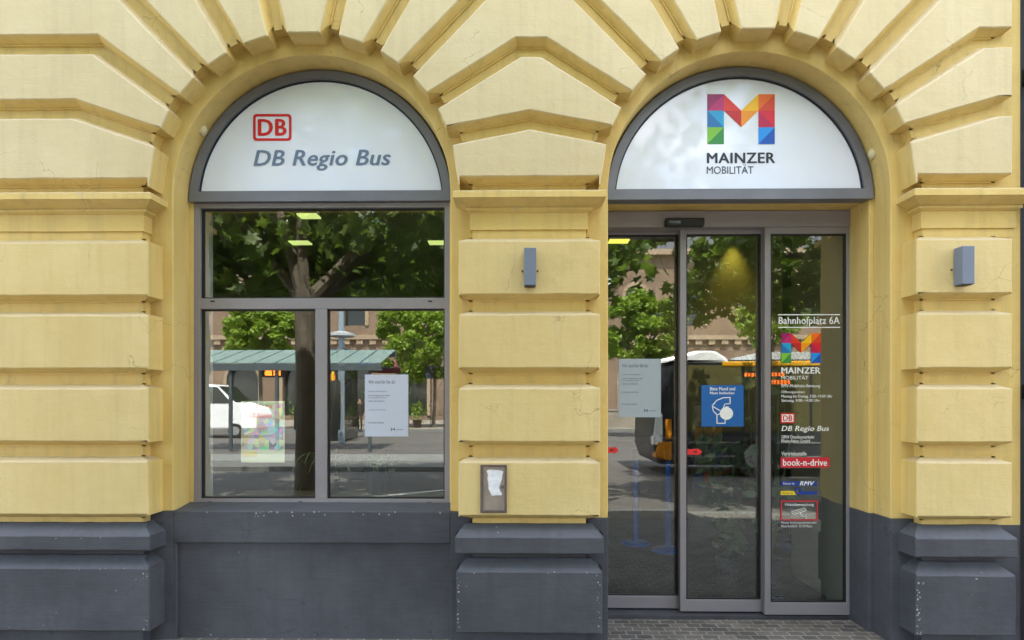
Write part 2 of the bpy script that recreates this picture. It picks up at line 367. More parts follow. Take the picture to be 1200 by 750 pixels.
# piers
PIERS = ((XL, ACX[0]-RB, 'left'), (ACX[0]+RB, ACX[1]-RB, 'mid'), (ACX[1]+RB, XR, 'right'))
def cornice(x0, x1, par):
    prof = [(2.757, -.085), (2.757, .028), (2.752, .031), (2.716, .031), (2.713, .022), (2.706, .012), (2.697, -.004), (2.688, -.022), (2.679, -.040), (2.676, -.048),
            (2.674, -.042), (2.660, -.042), (2.657, -.050), (2.650, -.058), (2.648, -.066), (2.545, -.066), (2.543, -.080), (2.540, -.084)]
    bm = BM(); rings = []
    for z, o in prof:
        ring = [(x0-o, WY+.005), (x0-o, -o)]+[(x0-o+(x1-x0+2*o)*k/12, -o) for k in range(1, 12)]+[(x1+o, -o), (x1+o, WY+.005)]
        rings.append([bm.verts.new((x, y, z+noise.noise(Vector((x*3, z*9, 2)))*.0018)) for x, y in ring])
    for A, B in zip(rings, rings[1:]):
        for i in range(len(A)-1): bm.faces.new((A[i], A[i+1], B[i+1], B[i]))
    return obj('cornice', bm, YEL_SHADE, par)
for x0, x1, side in PIERS:
    par = BM(); box(par, x0+GD+.002, x1-GD-.002+(.135 if side == 'right' else 0), GD-.002, GD+.02, 2.49, 2.54)
    pil = obj('pilaster', par, YEL_SHADE, bld)
    for k in range(4):
        zt = 2.461-k*.4465; zb = zt-.324
        stone('rusticated_block', [(x0, zb-.06), (x1, zb-.06), (x1, zt+.06), (x0, zt+.06)], ['g', 'a', 'g', 'a'], pil, YEL)
    cornice(x0, x1+(.135 if side == 'right' else 0), pil)
    # plinth blocks
    dz = {'left': .012, 'mid': 0, 'right': -.012}[side]
    stone('plinth_block', [(x0-.02, .566+dz), (x1+.02, .566+dz), (x1+.02, .738), (x0-.02, .738)], ['b', 'a', 't', 'a'], pil, GREY, -.02)
    stone('plinth_block', [(x0-.012, .085), (x1+.012, .085), (x1+.012, .527+dz), (x0-.012, .527+dz)], ['b', 'a', 't', 'a'], pil, GREY, -.012)

# arch stones and the spandrels between them
ANG = [9.8, 26.4, 41.7, 57.0, 71.5]
def on(cx, a): return (cx+RB*math.sin(R(a)), ACZ+RB*math.cos(R(a)))
def arcp(cx, a0, a1):                     # each stone ends on the arch in a straight, cut face
    return [(cx+RB*math.sin(R(a)), ACZ+RB*math.cos(R(a))) for a in (a0, a1)]
def up(cx, a, ext):                       # joint carried on to the top of the stones, fanning a little
    p = on(cx, a); t = (ZT-p[1]); return (p[0]+t*math.tan(R(ext)), ZT)
EXT = {9.8: 13, 26.4: 30.5, 41.7: 44.2}
ZB = 2.791
yq = .03
for ci, cx in enumerate(ACX):
    b_ = BM(); prism(b_, [arc(cx, ACZ, RB+GD-.003, -88, 88, 40)+arc(cx, ACZ, RB+GD-.02, 88, -88, 40)], GD-.004, WY)
    ring = obj('stone_arch', b_, YEL_SHADE, bld)
    stone('keystone', arcp(cx, -9.8, 9.8)+[up(cx, 9.8, 13), up(cx, -9.8, -13)], ['a']+['g']*3, ring, YEL_SKYLIT)
    for s in (-1, 1):
        for a0, a1 in ((9.8, 26.4), (26.4, 41.7)):
            stone('voussoir', arcp(cx, s*a0, s*a1)+[up(cx, s*a1, s*EXT[a1]), up(cx, s*a0, s*EXT[a0])], ['a']+['g']*3, ring, YEL_SKYLIT)
# left flank
cx = ACX[0]
A1 = at(90, 130, yq); A0 = (XL, A1[1]); B1 = at(115, 55, yq); B0 = (XL, B1[1]+.015)
xi = cx-RB
par = bld
stone('springer_stone', [(XL, ZB), (xi, ZB)]+arcp(cx, -90, -71.5)+[A1, A0], ['g', 'a']+['a']+['g', 'g', 'a'], par, YEL_SKYLIT)
stone('springer_stone', arcp(cx, -71.5, -57.0)+[B1, B0, A0, A1], ['a']+['g', 'g', 'a', 'g', 'g'], par, YEL_SKYLIT)
stone('springer_stone', arcp(cx, -57.0, -41.7)+[up(cx, -41.7, -44.2), (XL, ZT), B0, B1], ['a']+['g', 'g', 'a', 'g', 'g'], par, YEL_SKYLIT)
# right flank
cx = ACX[1]
A1 = at(1167, 127, yq); A0 = (XR, A1[1]); B1 = at(1147, 47, yq); B0 = (XR, B1[1])
xi = cx+RB
stone('springer_stone', [(XR, ZB), (xi, ZB)]+arcp(cx, 90, 71.5)+[A1, A0], ['g', 'a']+['a']+['g', 'g', 'a'], par, YEL_SKYLIT)
stone('springer_stone', arcp(cx, 71.5, 57.0)+[B1, B0, A0, A1], ['a']+['g', 'g', 'a', 'g', 'g'], par, YEL_SKYLIT)
stone('springer_stone', arcp(cx, 57.0, 41.7)+[up(cx, 41.7, 44.2), (XR, ZT), B0, B1], ['a']+['g', 'g', 'a', 'g', 'g'], par, YEL_SKYLIT)
# middle spandrel
ca, cb = ACX
J = at(620.7, 142.7, yq); I0 = at(608, 58, yq); I1 = at(637, 58, yq)
stone('spandrel_stone', [(cb-RB, ZB)]+arcp(cb, -90, -71.5)+[J]+arcp(ca, 71.5, 90)+[(ca+RB, ZB)], ['a']*2+['g', 'g']+['a']*2+['g'], par, YEL_SKYLIT)
stone('spandrel_stone', arcp(cb, -71.5, -57)+[I1, I0]+arcp(ca, 57, 71.5)+[J], ['a']+['g', 'g', 'g']+['a']+['g', 'g'], par, YEL_SKYLIT)
ua = up(ca, 41.7, 44.2); ub = up(cb, -41.7, -44.2)
top = [ub, ua] if ub[0] > ua[0]+.16 else None
if top is None:
    zc = ZT-.14; ua2 = (ua[0]-.14*math.tan(R(44.2)), zc); ub2 = (ub[0]+.14*math.tan(R(44.2)), zc); top = [ub2, ua2]
stone('spandrel_stone', arcp(cb, -57, -41.7)+top+arcp(ca, 41.7, 57)+[I0, I1], ['a']+['g', 'g', 'g']+['a']+['g', 'g', 'g'], par, YEL_SKYLIT)

# ------------------------------------------------------------------ arched signs
def arched_sign(cx):
    y = RY-.012; r0, r1 = .868, .813; zb = 2.808; zp = 2.874
    bm = BM(); outer = [(cx-r0, zb)]+arc(cx, ACZ, r0, -89.4, 89.4, 48)+[(cx+r0, zb)]
    a = math.degrees(math.acos((zp-ACZ)/r1)); inner = arc(cx, ACZ, r1, -a, a, 48)
    prism(bm, [outer, inner], y, y+.10)
    fr = obj('arched_sign', bm, ALU2, bld, .005)
    bm = BM(); a2 = math.degrees(math.acos((zp-ACZ)/(r1-.007)))
    prism(bm, [arc(cx, ACZ, r1+.004, -a+.6, a-.6, 48), arc(cx, ACZ, r1-.009, -a2, a2, 48)], y+.022, y+.04); obj('gasket', bm, BLK, fr)
    bm = BM(); a3 = math.degrees(math.acos((zp-ACZ-.003)/(r1+.002)))
    prism(bm, [arc(cx, ACZ, r1+.002, -a3, a3, 48)], y+.030, y+.05); obj('sign_panel', bm, SIGNW, fr)
    return fr, y+.0275
LG = [flat('logo_%s' % n, c, .35) for n, c in (('magenta', (150, 0, 92)), ('pink', (188, 20, 110)), ('cyan', (0, 158, 214)), ('teal', (8, 112, 178)), ('lime', (122, 188, 56)), ('green', (44, 138, 66)),
      ('red', (222, 44, 32)), ('dark_red', (196, 22, 36)), ('yellow', (246, 190, 0)), ('amber', (240, 150, 14)), ('orange', (236, 108, 22)), ('vermilion', (214, 62, 28)), ('crimson', (216, 14, 52)), ('plum', (188, 0, 76)), ('sky', (18, 146, 236)), ('blue', (0, 84, 182)))]
def logo_m(bm, px0, px1, py0, py1, y):
    def q(u, v): return at(px0+(px1-px0)*u, py0+(py1-py0)*v, y)
    a, b, c, d, m = 0, .2465, .7565, 1, .503
    r1, r2 = .3314, .6627
    for pts, i in ((((a, 0), (b, 0), (a, r1)), 0), (((b, 0), (b, r1), (a, r1)), 1), (((a, r1), (b, r1), (b, r2)), 2), (((a, r1), (b, r2), (a, r2)), 3),
                   (((a, r2), (b, r2), (a, 1)), 4), (((b, r2), (b, 1), (a, 1)), 5), (((b, 0), (m, r1), (b, r1)), 6), (((b, r1), (m, r1), (m, r2)), 7),
                   (((c, 0), (c, r1), (m, r1)), 8), (((m, r1), (c, r1), (m, r2)), 9), (((c, 0), (d, 0), (c, r1)), 10), (((d, 0), (d, r1), (c, r1)), 11),
                   (((c, r1), (d, r1), (d, r2)), 12), (((c, r1), (d, r2), (c, r2)), 13), (((c, r2), (d, r2), (c, 1)), 14), (((d, r2), (d, 1), (c, 1)), 15)):
        bm.faces.new([bm.verts.new((q(*p)[0], y, q(*p)[1])) for p in pts]).material_index = i
REDM = flat('signal_red', (206, 18, 30), .4); SLATE = flat('slate_blue_lettering', (104, 122, 148), .4); INK = flat('dark_lettering', (40, 42, 56), .4)
WHITE = flat('white_vinyl', (236, 238, 238), .5)
def rrect(px0, px1, py0, py1, y, r, n=5):
    P = []
    for cxp, cyp, a0 in ((px1-r, py0+r, 0), (px1-r, py1-r, 90), (px0+r, py1-r, 180), (px0+r, py0+r, 270)):
        for i in range(n+1):
            a = R(a0+90*i/n); P.append(at(cxp+r*math.sin(a), cyp-r*math.cos(a), y))
    return P
fr, ys = arched_sign(ACX[0])
bm = BM(); prism(bm, [rrect(296.5, 341.5, 133.5, 165, ys, 4), rrect(299.5, 338.5, 136.5, 162, ys, 2.2)], ys, ys+.0015)
ptext(bm, 'DB', 302, 336, 139.5, 159, ys, bold=.035); obj('railway_logo', bm, REDM, fr)
bm = BM(); ptext(bm, 'DB Regio Bus', 297, 458, 176, 199.5, ys, bold=.022, shear=.22); obj('lettering', bm, SLATE, fr)
fr, ys = arched_sign(ACX[1])
bm = BM(); logo_m(bm, 828.9, 908, 110.3, 168.8, ys); obj('letter_emblem', bm, LG, fr)
bm = BM(); ptext(bm, 'MAINZER', 828.3, 908.5, 179, 191, ys, bold=.03); obj('lettering', bm, INK, fr)
bm = BM(); ptext(bm, 'MOBILITÄT', 828.3, 883, 193, 203.5, ys); obj('lettering', bm, INK, fr)

# ------------------------------------------------------------------ left window
yw = RY+.022
def bar(bm, px0, px1, py0, py1, y, dep):
    a = at(px0, py0, y); b = at(px1, py1, y); box(bm, a[0], b[0], y, y+dep, b[1], a[1])
wl, wr = ACX[0]-RW+.004, ACX[0]+RW-.004
g0 = at(234.5, 244, yw); g1 = at(521, 585, yw)
tz1, tz0 = at(300, 349.5, yw)[1], at(300, 362, yw)[1]; mx0, mx1 = at(369.3, 400, yw)[0], at(383, 400, yw)[0]
bm = BM(); zt, zb_ = 2.806, .815
prism(bm, [[(wl, zb_), (wr, zb_), (wr, zt), (wl, zt)], [(g0[0], g1[1]), (g0[0], g0[1]), (g1[0], g0[1]), (g1[0], g1[1])]], yw, yw+.08)
win = obj('window', bm, ALU, bld, .003)
bm = BM(); box(bm, g0[0]-.0, g1[0], yw+.002, yw+.078, tz0, tz1); obj('transom', bm, ALU, win, .002)
bm = BM(); box(bm, mx0, mx1, yw+.003, yw+.077, g1[1], tz0); obj('mullion', bm, ALU, win, .002)
def gasket_pane(x0, x1, z0, z1, y, par):
    bm = BM(); t = .009
    prism(bm, [[(x0, z0), (x1, z0), (x1, z1), (x0, z1)], [(x0+t, z0+t), (x0+t, z1-t), (x1-t, z1-t), (x1-t, z0+t)]], y-.012, y+.016); obj('gasket', bm, BLK, par)
    bm = BM(); box(bm, x0+.004, x1-.004, y, y+.006, z0+.004, z1-.004); return obj('pane', bm, GLASS, par)
gy = yw+.035
gasket_pane(g0[0], g1[0], tz1, g0[1], gy, win)
gasket_pane(g0[0], mx0, g1[1], tz0, gy, win); gasket_pane(mx1, g1[0], g1[1], tz0, gy, win)
bm = BM()
for px, py in ((249, 353), (504, 353), (246, 588.3), (352, 588.3), (398, 589), (503, 589)):
    a = at(px-2.5, py-.7, yw); b = at(px+2.5, py+.7, yw); bm = BM(); box(bm, a[0], b[0], yw-.0015, yw+.01, b[1], a[1]); obj('drain_slot', bm, BLK, win)

# ------------------------------------------------------------------ sliding door
yf, y2, y1 = .62, .69, .76
hz0 = at(860, 266, .61)[1]
bm = BM(); box(bm, ACX[1]-RI+.002, ACX[1]+RI-.002, .605, .86, hz0, 2.812)
head = obj('door_header', bm, ALU, bld, .004)
bm = BM()
a = at(780, 255.5, .56); b = at(825.5, 265, .56)
box(bm, a[0], b[0], .55, .604, b[1], a[1]); sen = obj('motion_sensor', bm, BLK, head, .008)
bm = BM(); box(bm, a[0]+.02, a[0]+.10, .547, .551, (a[1]+b[1])/2-.012, (a[1]+b[1])/2+.006); obj('sensor_lens', bm, flat('sensor_lens', (60, 62, 70), .15), head)
def leaf(name, px, y, top=(266, 274.5), bot=(700, 715)):
    x0, gx0, gx1, x1 = [at(p, 500, y)[0] for p in px]
    zt, gzt = at(px[1], top[0], y)[1], at(px[1], top[1], y)[1]; gzb = at(px[2], bot[0], y)[1]; zb = at(px[2], bot[1], y)[1]
    bm = BM(); prism(bm, [[(x0, zb), (x1, zb), (x1, zt), (x0, zt)], [(gx0, gzb), (gx0, gzt), (gx1, gzt), (gx1, gzb)]], y, y+.045)
    o = obj(name, bm, ALU, bld, .003); gasket_pane(gx0, gx1, gzb, gzt, y+.02, o)
    return o
d1 = leaf('sliding_door', (698, 708, 795.3, 803), y1, (264, 275), (698.5, 713))
d2 = leaf('sliding_door', (797, 804.3, 892, 899), y2, (264, 274.3), (703, 717))
dz_ = at(950, 265.5, yf)[1]
d3 = leaf('glazed_side_panel', (896.2, 903.3, 992, 998.3), yf, (265.5, 274), (706.5, 721))
tag(d3, 'fixed glass panel covered with white lettering and logos')
bm = BM(); box(bm, ACX[1]-RI, ACX[1]+RI, .64, .9, G-.04, -.006); obj('threshold', bm, mat('threshold_metal', (.10, .10, .115), .5, .4, .15, 9), bld)

# ------------------------------------------------------------------ room behind the glass
ROOMW = mat('room_wall', (.19, .185, .14), .8, 0, .05); ROOMF = mat('room_floor', (.014, .014, .014), .6, 0, .15, 3, spec=.12)
ROOMC = mat('room_ceiling', (.22, .22, .18), .8, 0, .04)
bm = BM(); box(bm, -3.2, 3.6, .95, 6.6, G-.2, -.004); obj('room_floor', bm, ROOMF, bld)
bm = BM(); box(bm, -3.2, 3.6, .585, 6.6, 3.05, 3.2); obj('room_ceiling', bm, ROOMC, bld)
bm = BM(); box(bm, -3.2, 3.6, 6.4, 6.6, -.004, 3.05); box(bm, -3.4, -3.2, .95, 6.6, -.004, 3.05); box(bm, 3.6, 3.8, .95, 6.6, -.004, 3.05); obj('room_wall', bm, ROOMW, bld)
bm = BM(); box(bm, -3.4, 3.8, 6.6, 6.8, G-.3, 6.0); box(bm, -3.4, 3.8, .95, 6.6, 5.8, 6.0); obj('rear_wall', bm, YEL, bld)
bm = BM(); box(bm, 2.33, 2.43, .955, 1.75, -.003, 3.04); box(bm, ACX[1]+RI-.012, ACX[1]+RI-.001, .672, .953, 0, 2.69); obj('lobby_wall', bm, mat('lobby_wall_paint', (.20, .20, .165), .7, 0, .05), bld)
bm = BM(); box(bm, -2.19, -.45, .955, 1.25, .70, .78); obj('inner_sill', bm, ROOMW, bld)
bm = BM(); box(bm, ACX[0]-RI, ACX[0]-RI+.012, .48, .615, .80, 2.795); obj('window_lining', bm, mat('white_lining', (.60, .66, .72), .7, 0, .04), bld)
bm = BM(); box(bm, 1.2, 2.31, 1.9, 2.0, 1.95, 3.04); obj('beam_catcher_panel', bm, mat('beam_catcher_ochre', (.20, .175, .07), .7, 0, .06), bld)  # panel added below the ceiling, shaped to catch the spotlight's yellow glow
bm = BM(); text_bm(bm, 'MAINZER', -2.9, .1, 2.05, 2.5, 6.392, bold=.03); text_bm(bm, 'MOBILITÄT', -2.9, -.9, 1.62, 1.92, 6.392); obj('wall_lettering', bm, flat('pale_wall_lettering', (190, 190, 180)), bld)
LED = mat('lamp_light', (.8, .8, .6), .5, 0, 0, emit=(.82, 1.0, .30), estr=.17)
LEDY = mat('lamp_light_warm', (.8, .8, .4), .5, 0, 0, emit=(1.0, .92, .12), estr=.24)
LAMPS = [((362, 252), LED, 'glowing greenish ceiling lamp nearest the top bar of the left window'), ((352, 283.5), LED, 'glowing ceiling lamp deeper in the room, just below and left of the nearest one'),
         ((514, 284), LED, 'glowing ceiling lamp cut by the right frame of the upper window pane'), ((725, 283), LEDY, 'yellow ceiling lamp seen at the top left of the first sliding door'), ((815, 277.5), LEDY, 'yellow ceiling lamp seen at the top of the middle sliding door')]
proto = None
for (px, py), m, lab in LAMPS:
    b = (3.03-CAM_H)*F/(HOR-py); x = at(px, py, b-CAM_D)[0]; y = b-CAM_D
    t = thing('ceiling_lamp', lab, 'ceiling lamp', (x, y, 3.05), 'rectangular ceiling lamps in the room')
    bm = BM(); hw = 11.5*b/F; hd = .065
    box(bm, x-hw-.015, x+hw+.015, y-hd-.015, y+hd+.015, 3.035, 3.0495); obj('lamp_housing', bm, ROOMC, t)
    bm = BM(); box(bm, x-hw, x+hw, y-hd, y+hd, 3.022, 3.0345); obj('lamp_diffuser', bm, m, t)
t = thing('spotlight', 'spotlight throwing a yellow beam down an added ochre panel behind the middle door', 'spotlight', (1.87, 1.79, 3.05))
bm = BM(); cyl(bm, (1.87, 1.79, 3.05), (1.87, 1.80, 3.0), .045, .05, 14); obj('lamp_body', bm, BLK, t)
sl = bpy.data.lights.new('spotlight_light', 'SPOT'); sl.energy = 3.6; sl.color = (1, .88, .18); sl.spot_size = R(62); sl.spot_blend = 1; sl.shadow_soft_size = .03
slo = bpy.data.objects.new('spotlight_light', sl); COL.objects.link(slo); slo.location = (1.87, 1.80, 2.99); slo.rotation_euler = (R(6), 0, 0)

# blue barrier posts, counter, racks, plants
BLUE = mat('blue_post', lin((10, 110, 235)), .35, 0, .05)
for px, pyb, lab in ((745, 637, 'blue barrier post with round base, left one seen through the first door'), (783, 645, 'blue barrier post with round base, seen at the right edge of the first door'), (930, 640, 'blue barrier post behind the lettered glass panel')):
    b = 1.48*F/(pyb-HOR); x, _ = at(px, pyb, b-CAM_D); y = b-CAM_D
    t = thing('barrier_post', lab, 'barrier post', (x, y, 0), 'blue barrier posts inside the door')
    bm = BM(); lathe(bm, [(.16, 0), (.16, .012), (.12, .03), (.03, .045)], x, y, 28); obj('base', bm, BLUE, t, smooth=False)
    bm = BM(); cyl(bm, (x, y, .04), (x, y, .93), .028, n=14); obj('post', bm, BLUE, t)
    bm = BM(); lathe(bm, [(.036, .90), (.036, .99), (.03, 1.0)], x, y, 16); obj('belt_head', bm, BLK, t)
t = thing('service_counter', 'dark service counter at the back of the room behind the doors', 'counter', (2.2, 4.6, 0))
bm = BM(); box(bm, .9, 3.3, 4.5, 4.56, 0, 1.0); obj('front_panel', bm, mat('counter_wood', (.20, .10, .05), .5, 0, .2, 6), t)
bm = BM(); box(bm, .85, 3.35, 4.42, 5.1, 1.0, 1.05); obj('counter_top', bm, mat('counter_top', (.25, .24, .22), .4, 0, .1), t)
t = thing('brochure_rack', 'tall rack of colourful brochures standing behind the middle door', 'rack', (2.02, 3.3, 0))
bm = BM(); box(bm, 1.86, 2.2, 3.25, 3.32, 0, 1.5); obj('rack_frame', bm, mat('rack_grey', (.12, .13, .16), .5, 0, .1), t)
rng = random.Random(4)
BRO = [flat('brochure_%d' % i, c) for i, c in enumerate(((210, 150, 40), (40, 90, 160), (200, 80, 40), (170, 170, 160), (220, 190, 70)))]
bm = BM()
for r_ in range(4):
    for c in range(3): box(bm, 1.88+c*.105, 1.97+c*.105, 3.225, 3.245, .55+r_*.24, .73+r_*.24, rng.randrange(5))
obj('brochures', bm, BRO, t)
LEAFD = mat('houseplant_leaf', (.05, .10, .035), .45, 0, .3, 14)
LEAFL = mat('spider_plant_leaf', (.16, .22, .08), .45, 0, .3, 14)
POT = mat('plant_pot', (.02, .025, .04), .5, 0, .05, spec=.2)
def houseplant(x, y, z, h, lab, kind, seed, m=LEAFD):
    rg = random.Random(seed); t = thing('potted_plant', lab, 'plant', (x, y, z), 'plants inside the windows')
    bm = BM(); lathe(bm, [(.07, z), (.10, z+.17), (.10, z+.19), (.085, z+.19), (.085, z+.16)], x, y, 18); obj('pot', bm, POT, t)
    bm = BM()
    if kind == 'grass':
        for k in range(46):
            a = rg.uniform(0, 6.28); ln = rg.uniform(.5, 1)*h; P = []
            for i in range(7):
                u = i/6; rr = ln*.75*u; zz = z+.18+ln*(1.25*u-1.15*u*u*rg.uniform(.8, 1.15))
                P.append(Vector((x+math.cos(a)*rr, y+math.sin(a)*rr, zz)))
            sd = Vector((-math.sin(a), math.cos(a), 0)); prev = None
            for i, p in enumerate(P):
                wd = .011*(1-.85*i/6); q = (bm.verts.new(p-sd*wd), bm.verts.new(p+sd*wd))
                if prev: bm.faces.new((prev[0], prev[1], q[1], q[0]))
                prev = q
    else:
        for s in range(6):
            a0 = rg.uniform(0, 6.28); P = [Vector((x, y, z+.17))]
            for i in range(1, 7): P.append(P[-1]+Vector((math.cos(a0)*.04+rg.uniform(-.03, .03), math.sin(a0)*.04+rg.uniform(-.03, .03), h/6)))
            tube(bm, P, [.008]*7, 5)
            for i in range(1, 7):
                for k in range(5): leaf_blade(bm, P[i]+Vector((rg.uniform(-.1, .1), rg.uniform(-.1, .1), rg.uniform(-.06, .06))), rg.uniform(.10, .17), rg)
    obj('leaves', bm, m, t)
def leaf_blade(bm, p, s, rg, lobes=False, bias=None):
    n = Vector((rg.gauss(0, 1), rg.gauss(0, 1), rg.gauss(0, 1)+(bias or 0))).normalized()
    u = n.orthogonal().normalized(); u.rotate(Matrix.Rotation(rg.uniform(0, 6.28), 3, n)); v = n.cross(u)
    if lobes: pr = ((0, -.5), (.18, -.18), (.5, -.22), (.32, .02), (.42, .30), (.14, .22), (0, .55), (-.14, .22), (-.42, .30), (-.32, .02), (-.5, -.22), (-.18, -.18))
    else: pr = ((0, -.5), (.22, -.1), (.17, .2), (0, .5), (-.17, .2), (-.22, -.1))
    bm.faces.new([bm.verts.new(p+u*a*s+v*b*s+n*(abs(a)*.25*s)) for a, b in pr])
houseplant(-1.50, 1.08, .78, .42, 'spider plant with arching pale leaves on the sill by the middle bar of the window', 'grass', 3, LEAFL)
houseplant(-1.12, 1.10, .78, .30, 'small spider plant on the sill below the white notice', 'grass', 8, LEAFL)
houseplant(-2.0, 1.5, .30, .75, 'dark arching plant behind the map poster', 'grass', 5)
houseplant(1.72, 1.55, .0, .95, 'leafy dark potted plant behind the middle door under the blue mask sign', 'leafy', 6)
houseplant(2.05, 1.5, .0, 1.75, 'tall dark potted plant behind the post between door and lettered panel', 'leafy', 7)

# ------------------------------------------------------------------ notices and decals on the glass
WARM = flat('pale_poster', (238, 242, 250), .7); GREYP = flat('grey_print', (90, 96, 112), .7)
def notice(px0, px1, py0, py1, y, lab, m_=WARM):
    t = thing('notice', lab, 'notice', (*[at((px0+px1)/2, py1, y)[0]], y, at((px0+px1)/2, py1, y)[1]), 'white notices taped to the glass')
    bm = BM(); prect(bm, px0, px1, py0, py1, y); obj('paper', bm, m_, t)
    W, H = px1-px0, py1-py0
    bm = BM(); yy = y-.001
    ptext(bm, 'Wir sind für Sie da!', px0+.08*W, px0+.70*W, py0+.09*H, py0+.145*H, yy)
    rows = [(.27, .55, 'Liebe Fahrgäste,'), (.335, .62, 'unser Kundencenter ist wieder'), (.375, .50, 'für Sie geöffnet. Bitte'), (.425, .46, 'halten Sie Abstand'), (.57, .5, 'und tragen Sie eine Maske.'), (.775, .45, 'Ihre Mainzer Mobilität')]
    obj('heading', bm, GREYP, t); bm = BM()
    for v, wd, s in rows: ptext(bm, s, px0+.08*W, px0+(.08+wd*.8)*W, py0+(v-.012)*H, py0+(v+.014)*H, yy)
    prect(bm, px0+.60*W, px0+.62*W, py0+.86*H, py0+.91*H, yy, th=.0005); prect(bm, px0+.67*W, px0+.69*W, py0+.86*H, py0+.91*H, yy, th=.0005)
    prect(bm, px0+.625*W, px0+.665*W, py0+.875*H, py0+.89*H, yy, th=.0005); prect(bm, px0+.72*W, px0+.88*W, py0+.885*H, py0+.893*H, yy, th=.0005)
    obj('printing', bm, GREYP, t)
notice(427.5, 478.5, 439, 511.5, gy-.005, 'white notice taped to the right lower pane of the window', flat('blueish_paper', (192, 200, 218), .35))
notice(725, 774.5, 420.5, 489, y1+.0165, 'greyish white notice on the left sliding door', flat('grey_paper', (168, 182, 194), .35))
# map poster
t = thing('map_poster', 'faded colourful map poster behind the left lower pane of the window', 'poster', (-1.8, gy+.01, 1.05))
m, nt_, b = newmat('poster_illustration'); vo = nt_.nodes.new('ShaderNodeTexVoronoi'); vo.inputs['Scale'].default_value = 26
tcn = nt_.nodes.new('ShaderNodeTexCoord'); nt_.links.new(tcn.outputs['Object'], vo.inputs['Vector'])
hs = nt_.nodes.new('ShaderNodeHueSaturation'); hs.inputs['Saturation'].default_value = .95; hs.inputs['Value'].default_value = 1.1
mxn = nt_.nodes.new('ShaderNodeMix'); mxn.data_type = 'RGBA'; mxn.inputs[0].default_value = .40; mxn.inputs[7].default_value = (.35, .50, .52, 1)
nt_.links.new(vo.outputs['Color'], hs.inputs['Color']); nt_.links.new(hs.outputs[0], mxn.inputs[6]); nt_.links.new(mxn.outputs[2], b.inputs['Base Color'])
yy = gy+.010
bm = BM(); prect(bm, 282.5, 333.5, 470, 542, yy); obj('paper', bm, flat('poster_cream', (214, 222, 196), .7), t)
bm = BM(); prect(bm, 284, 332, 472, 527, yy-.001, th=.0008); obj('illustration', bm, m, t)
bm = BM(); ptext(bm, 'Mainz', 300, 320, 473, 478.5, yy-.0022, bold=.03); prect(bm, 296, 319, 484, 490, yy-.0022, th=.0005); obj('printing', bm, flat('poster_red', (200, 60, 60)), t)
bm = BM(); prect(bm, 284, 301, 529, 535, yy-.0022, th=.0005); obj('yellow_strip', bm, flat('poster_yellow', (226, 205, 120)), t)
# mask sign
yy = y2+.0175
t = thing('mask_sign', 'square blue sign with white masked head symbol on the middle door', 'sign', (1.48, yy, 1.3))
bm = BM(); prect(bm, 822, 871.5, 451.3, 499.7, yy, th=.0012); obj('blue_sheet', bm, flat('mask_sign_blue', (8, 96, 172), .4), t)
bm = BM(); yy -= .001
ptext(bm, 'Bitte Mund und', 832, 861.5, 453.6, 457.6, yy, bold=.02); ptext(bm, 'Nase bedecken', 832, 860.5, 458.8, 462, yy, bold=.02)
def cq(p): return (700+p[0]/4.165, 400+p[1]/4.165)
def stroke(bm, pts, y, wpx):
    for a, b_ in zip(pts, pts[1:]):
        d = Vector((b_[0]-a[0], b_[1]-a[1])); ln_ = d.length
        if ln_ < 1e-6: continue
        d /= ln_; n = Vector((-d.y, d.x))*wpx/2; e = d*wpx*.35
        P = [Vector(a)-e+n, Vector(b_)+e+n, Vector(b_)+e-n, Vector(a)-e-n]
        bm.faces.new([bm.verts.new((at(p.x, p.y, y)[0], y, at(p.x, p.y, y)[1])) for p in P])
head_l = [(648, 305), (648, 274), (615, 275), (583, 288), (561, 314), (566, 340), (584, 358), (584, 400), (624, 400), (624, 378)]
stroke(bm, [cq(p) for p in head_l], yy, 1.15)
stroke(bm, [cq(p) for p in ((561, 316), (598, 338))], yy, 1.0); stroke(bm, [cq(p) for p in ((584, 360), (604, 350))], yy, 1.0)
stroke(bm, [cq(p) for p in ((648, 304), (622, 306), (614, 328))], yy, 1.0); stroke(bm, [cq(p) for p in ((626, 320), (640, 320))], yy, 1.0)
mc = cq((630, 352)); pp = [at(mc[0]+7.8*math.cos(i*.2618), mc[1]+7.4*math.sin(i*.2618), yy-.0004) for i in range(24)]
bm.faces.new([bm.verts.new((p[0], yy-.0004, p[1])) for p in pp])
obj('printing', bm, WHITE, t)
# red arrows
for px0, px1, pyc, y, lab in ((711, 725, 527.5, y1, 'red arrow sticker at the left edge of the first sliding door'), (804.6, 823, 529.5, y2, 'red arrow sticker at the left edge of the middle door')):
    y += .0175
    t = thing('arrow_sticker', lab, 'sticker', (at(px0, pyc, y)[0], y, at(px0, pyc, y)[1]), 'red arrow stickers on the doors')
    bm = BM(); plate(bm, [at(*p, y) for p in ((px0, pyc+3.2), (px1-5.5, pyc+3.2), (px1-5.5, pyc+4.8), (px1, pyc), (px1-5.5, pyc-4.8), (px1-5.5, pyc-3.2), (px0, pyc-3.2))], y, th=.001); obj('red_film', bm, flat('arrow_red', (222, 40, 44)), t)
    bm = BM(); prect(bm, px1-10, px1-6.5, pyc-.8, pyc+.8, y-.001, th=.0005); obj('dark_mark', bm, BLK, t)
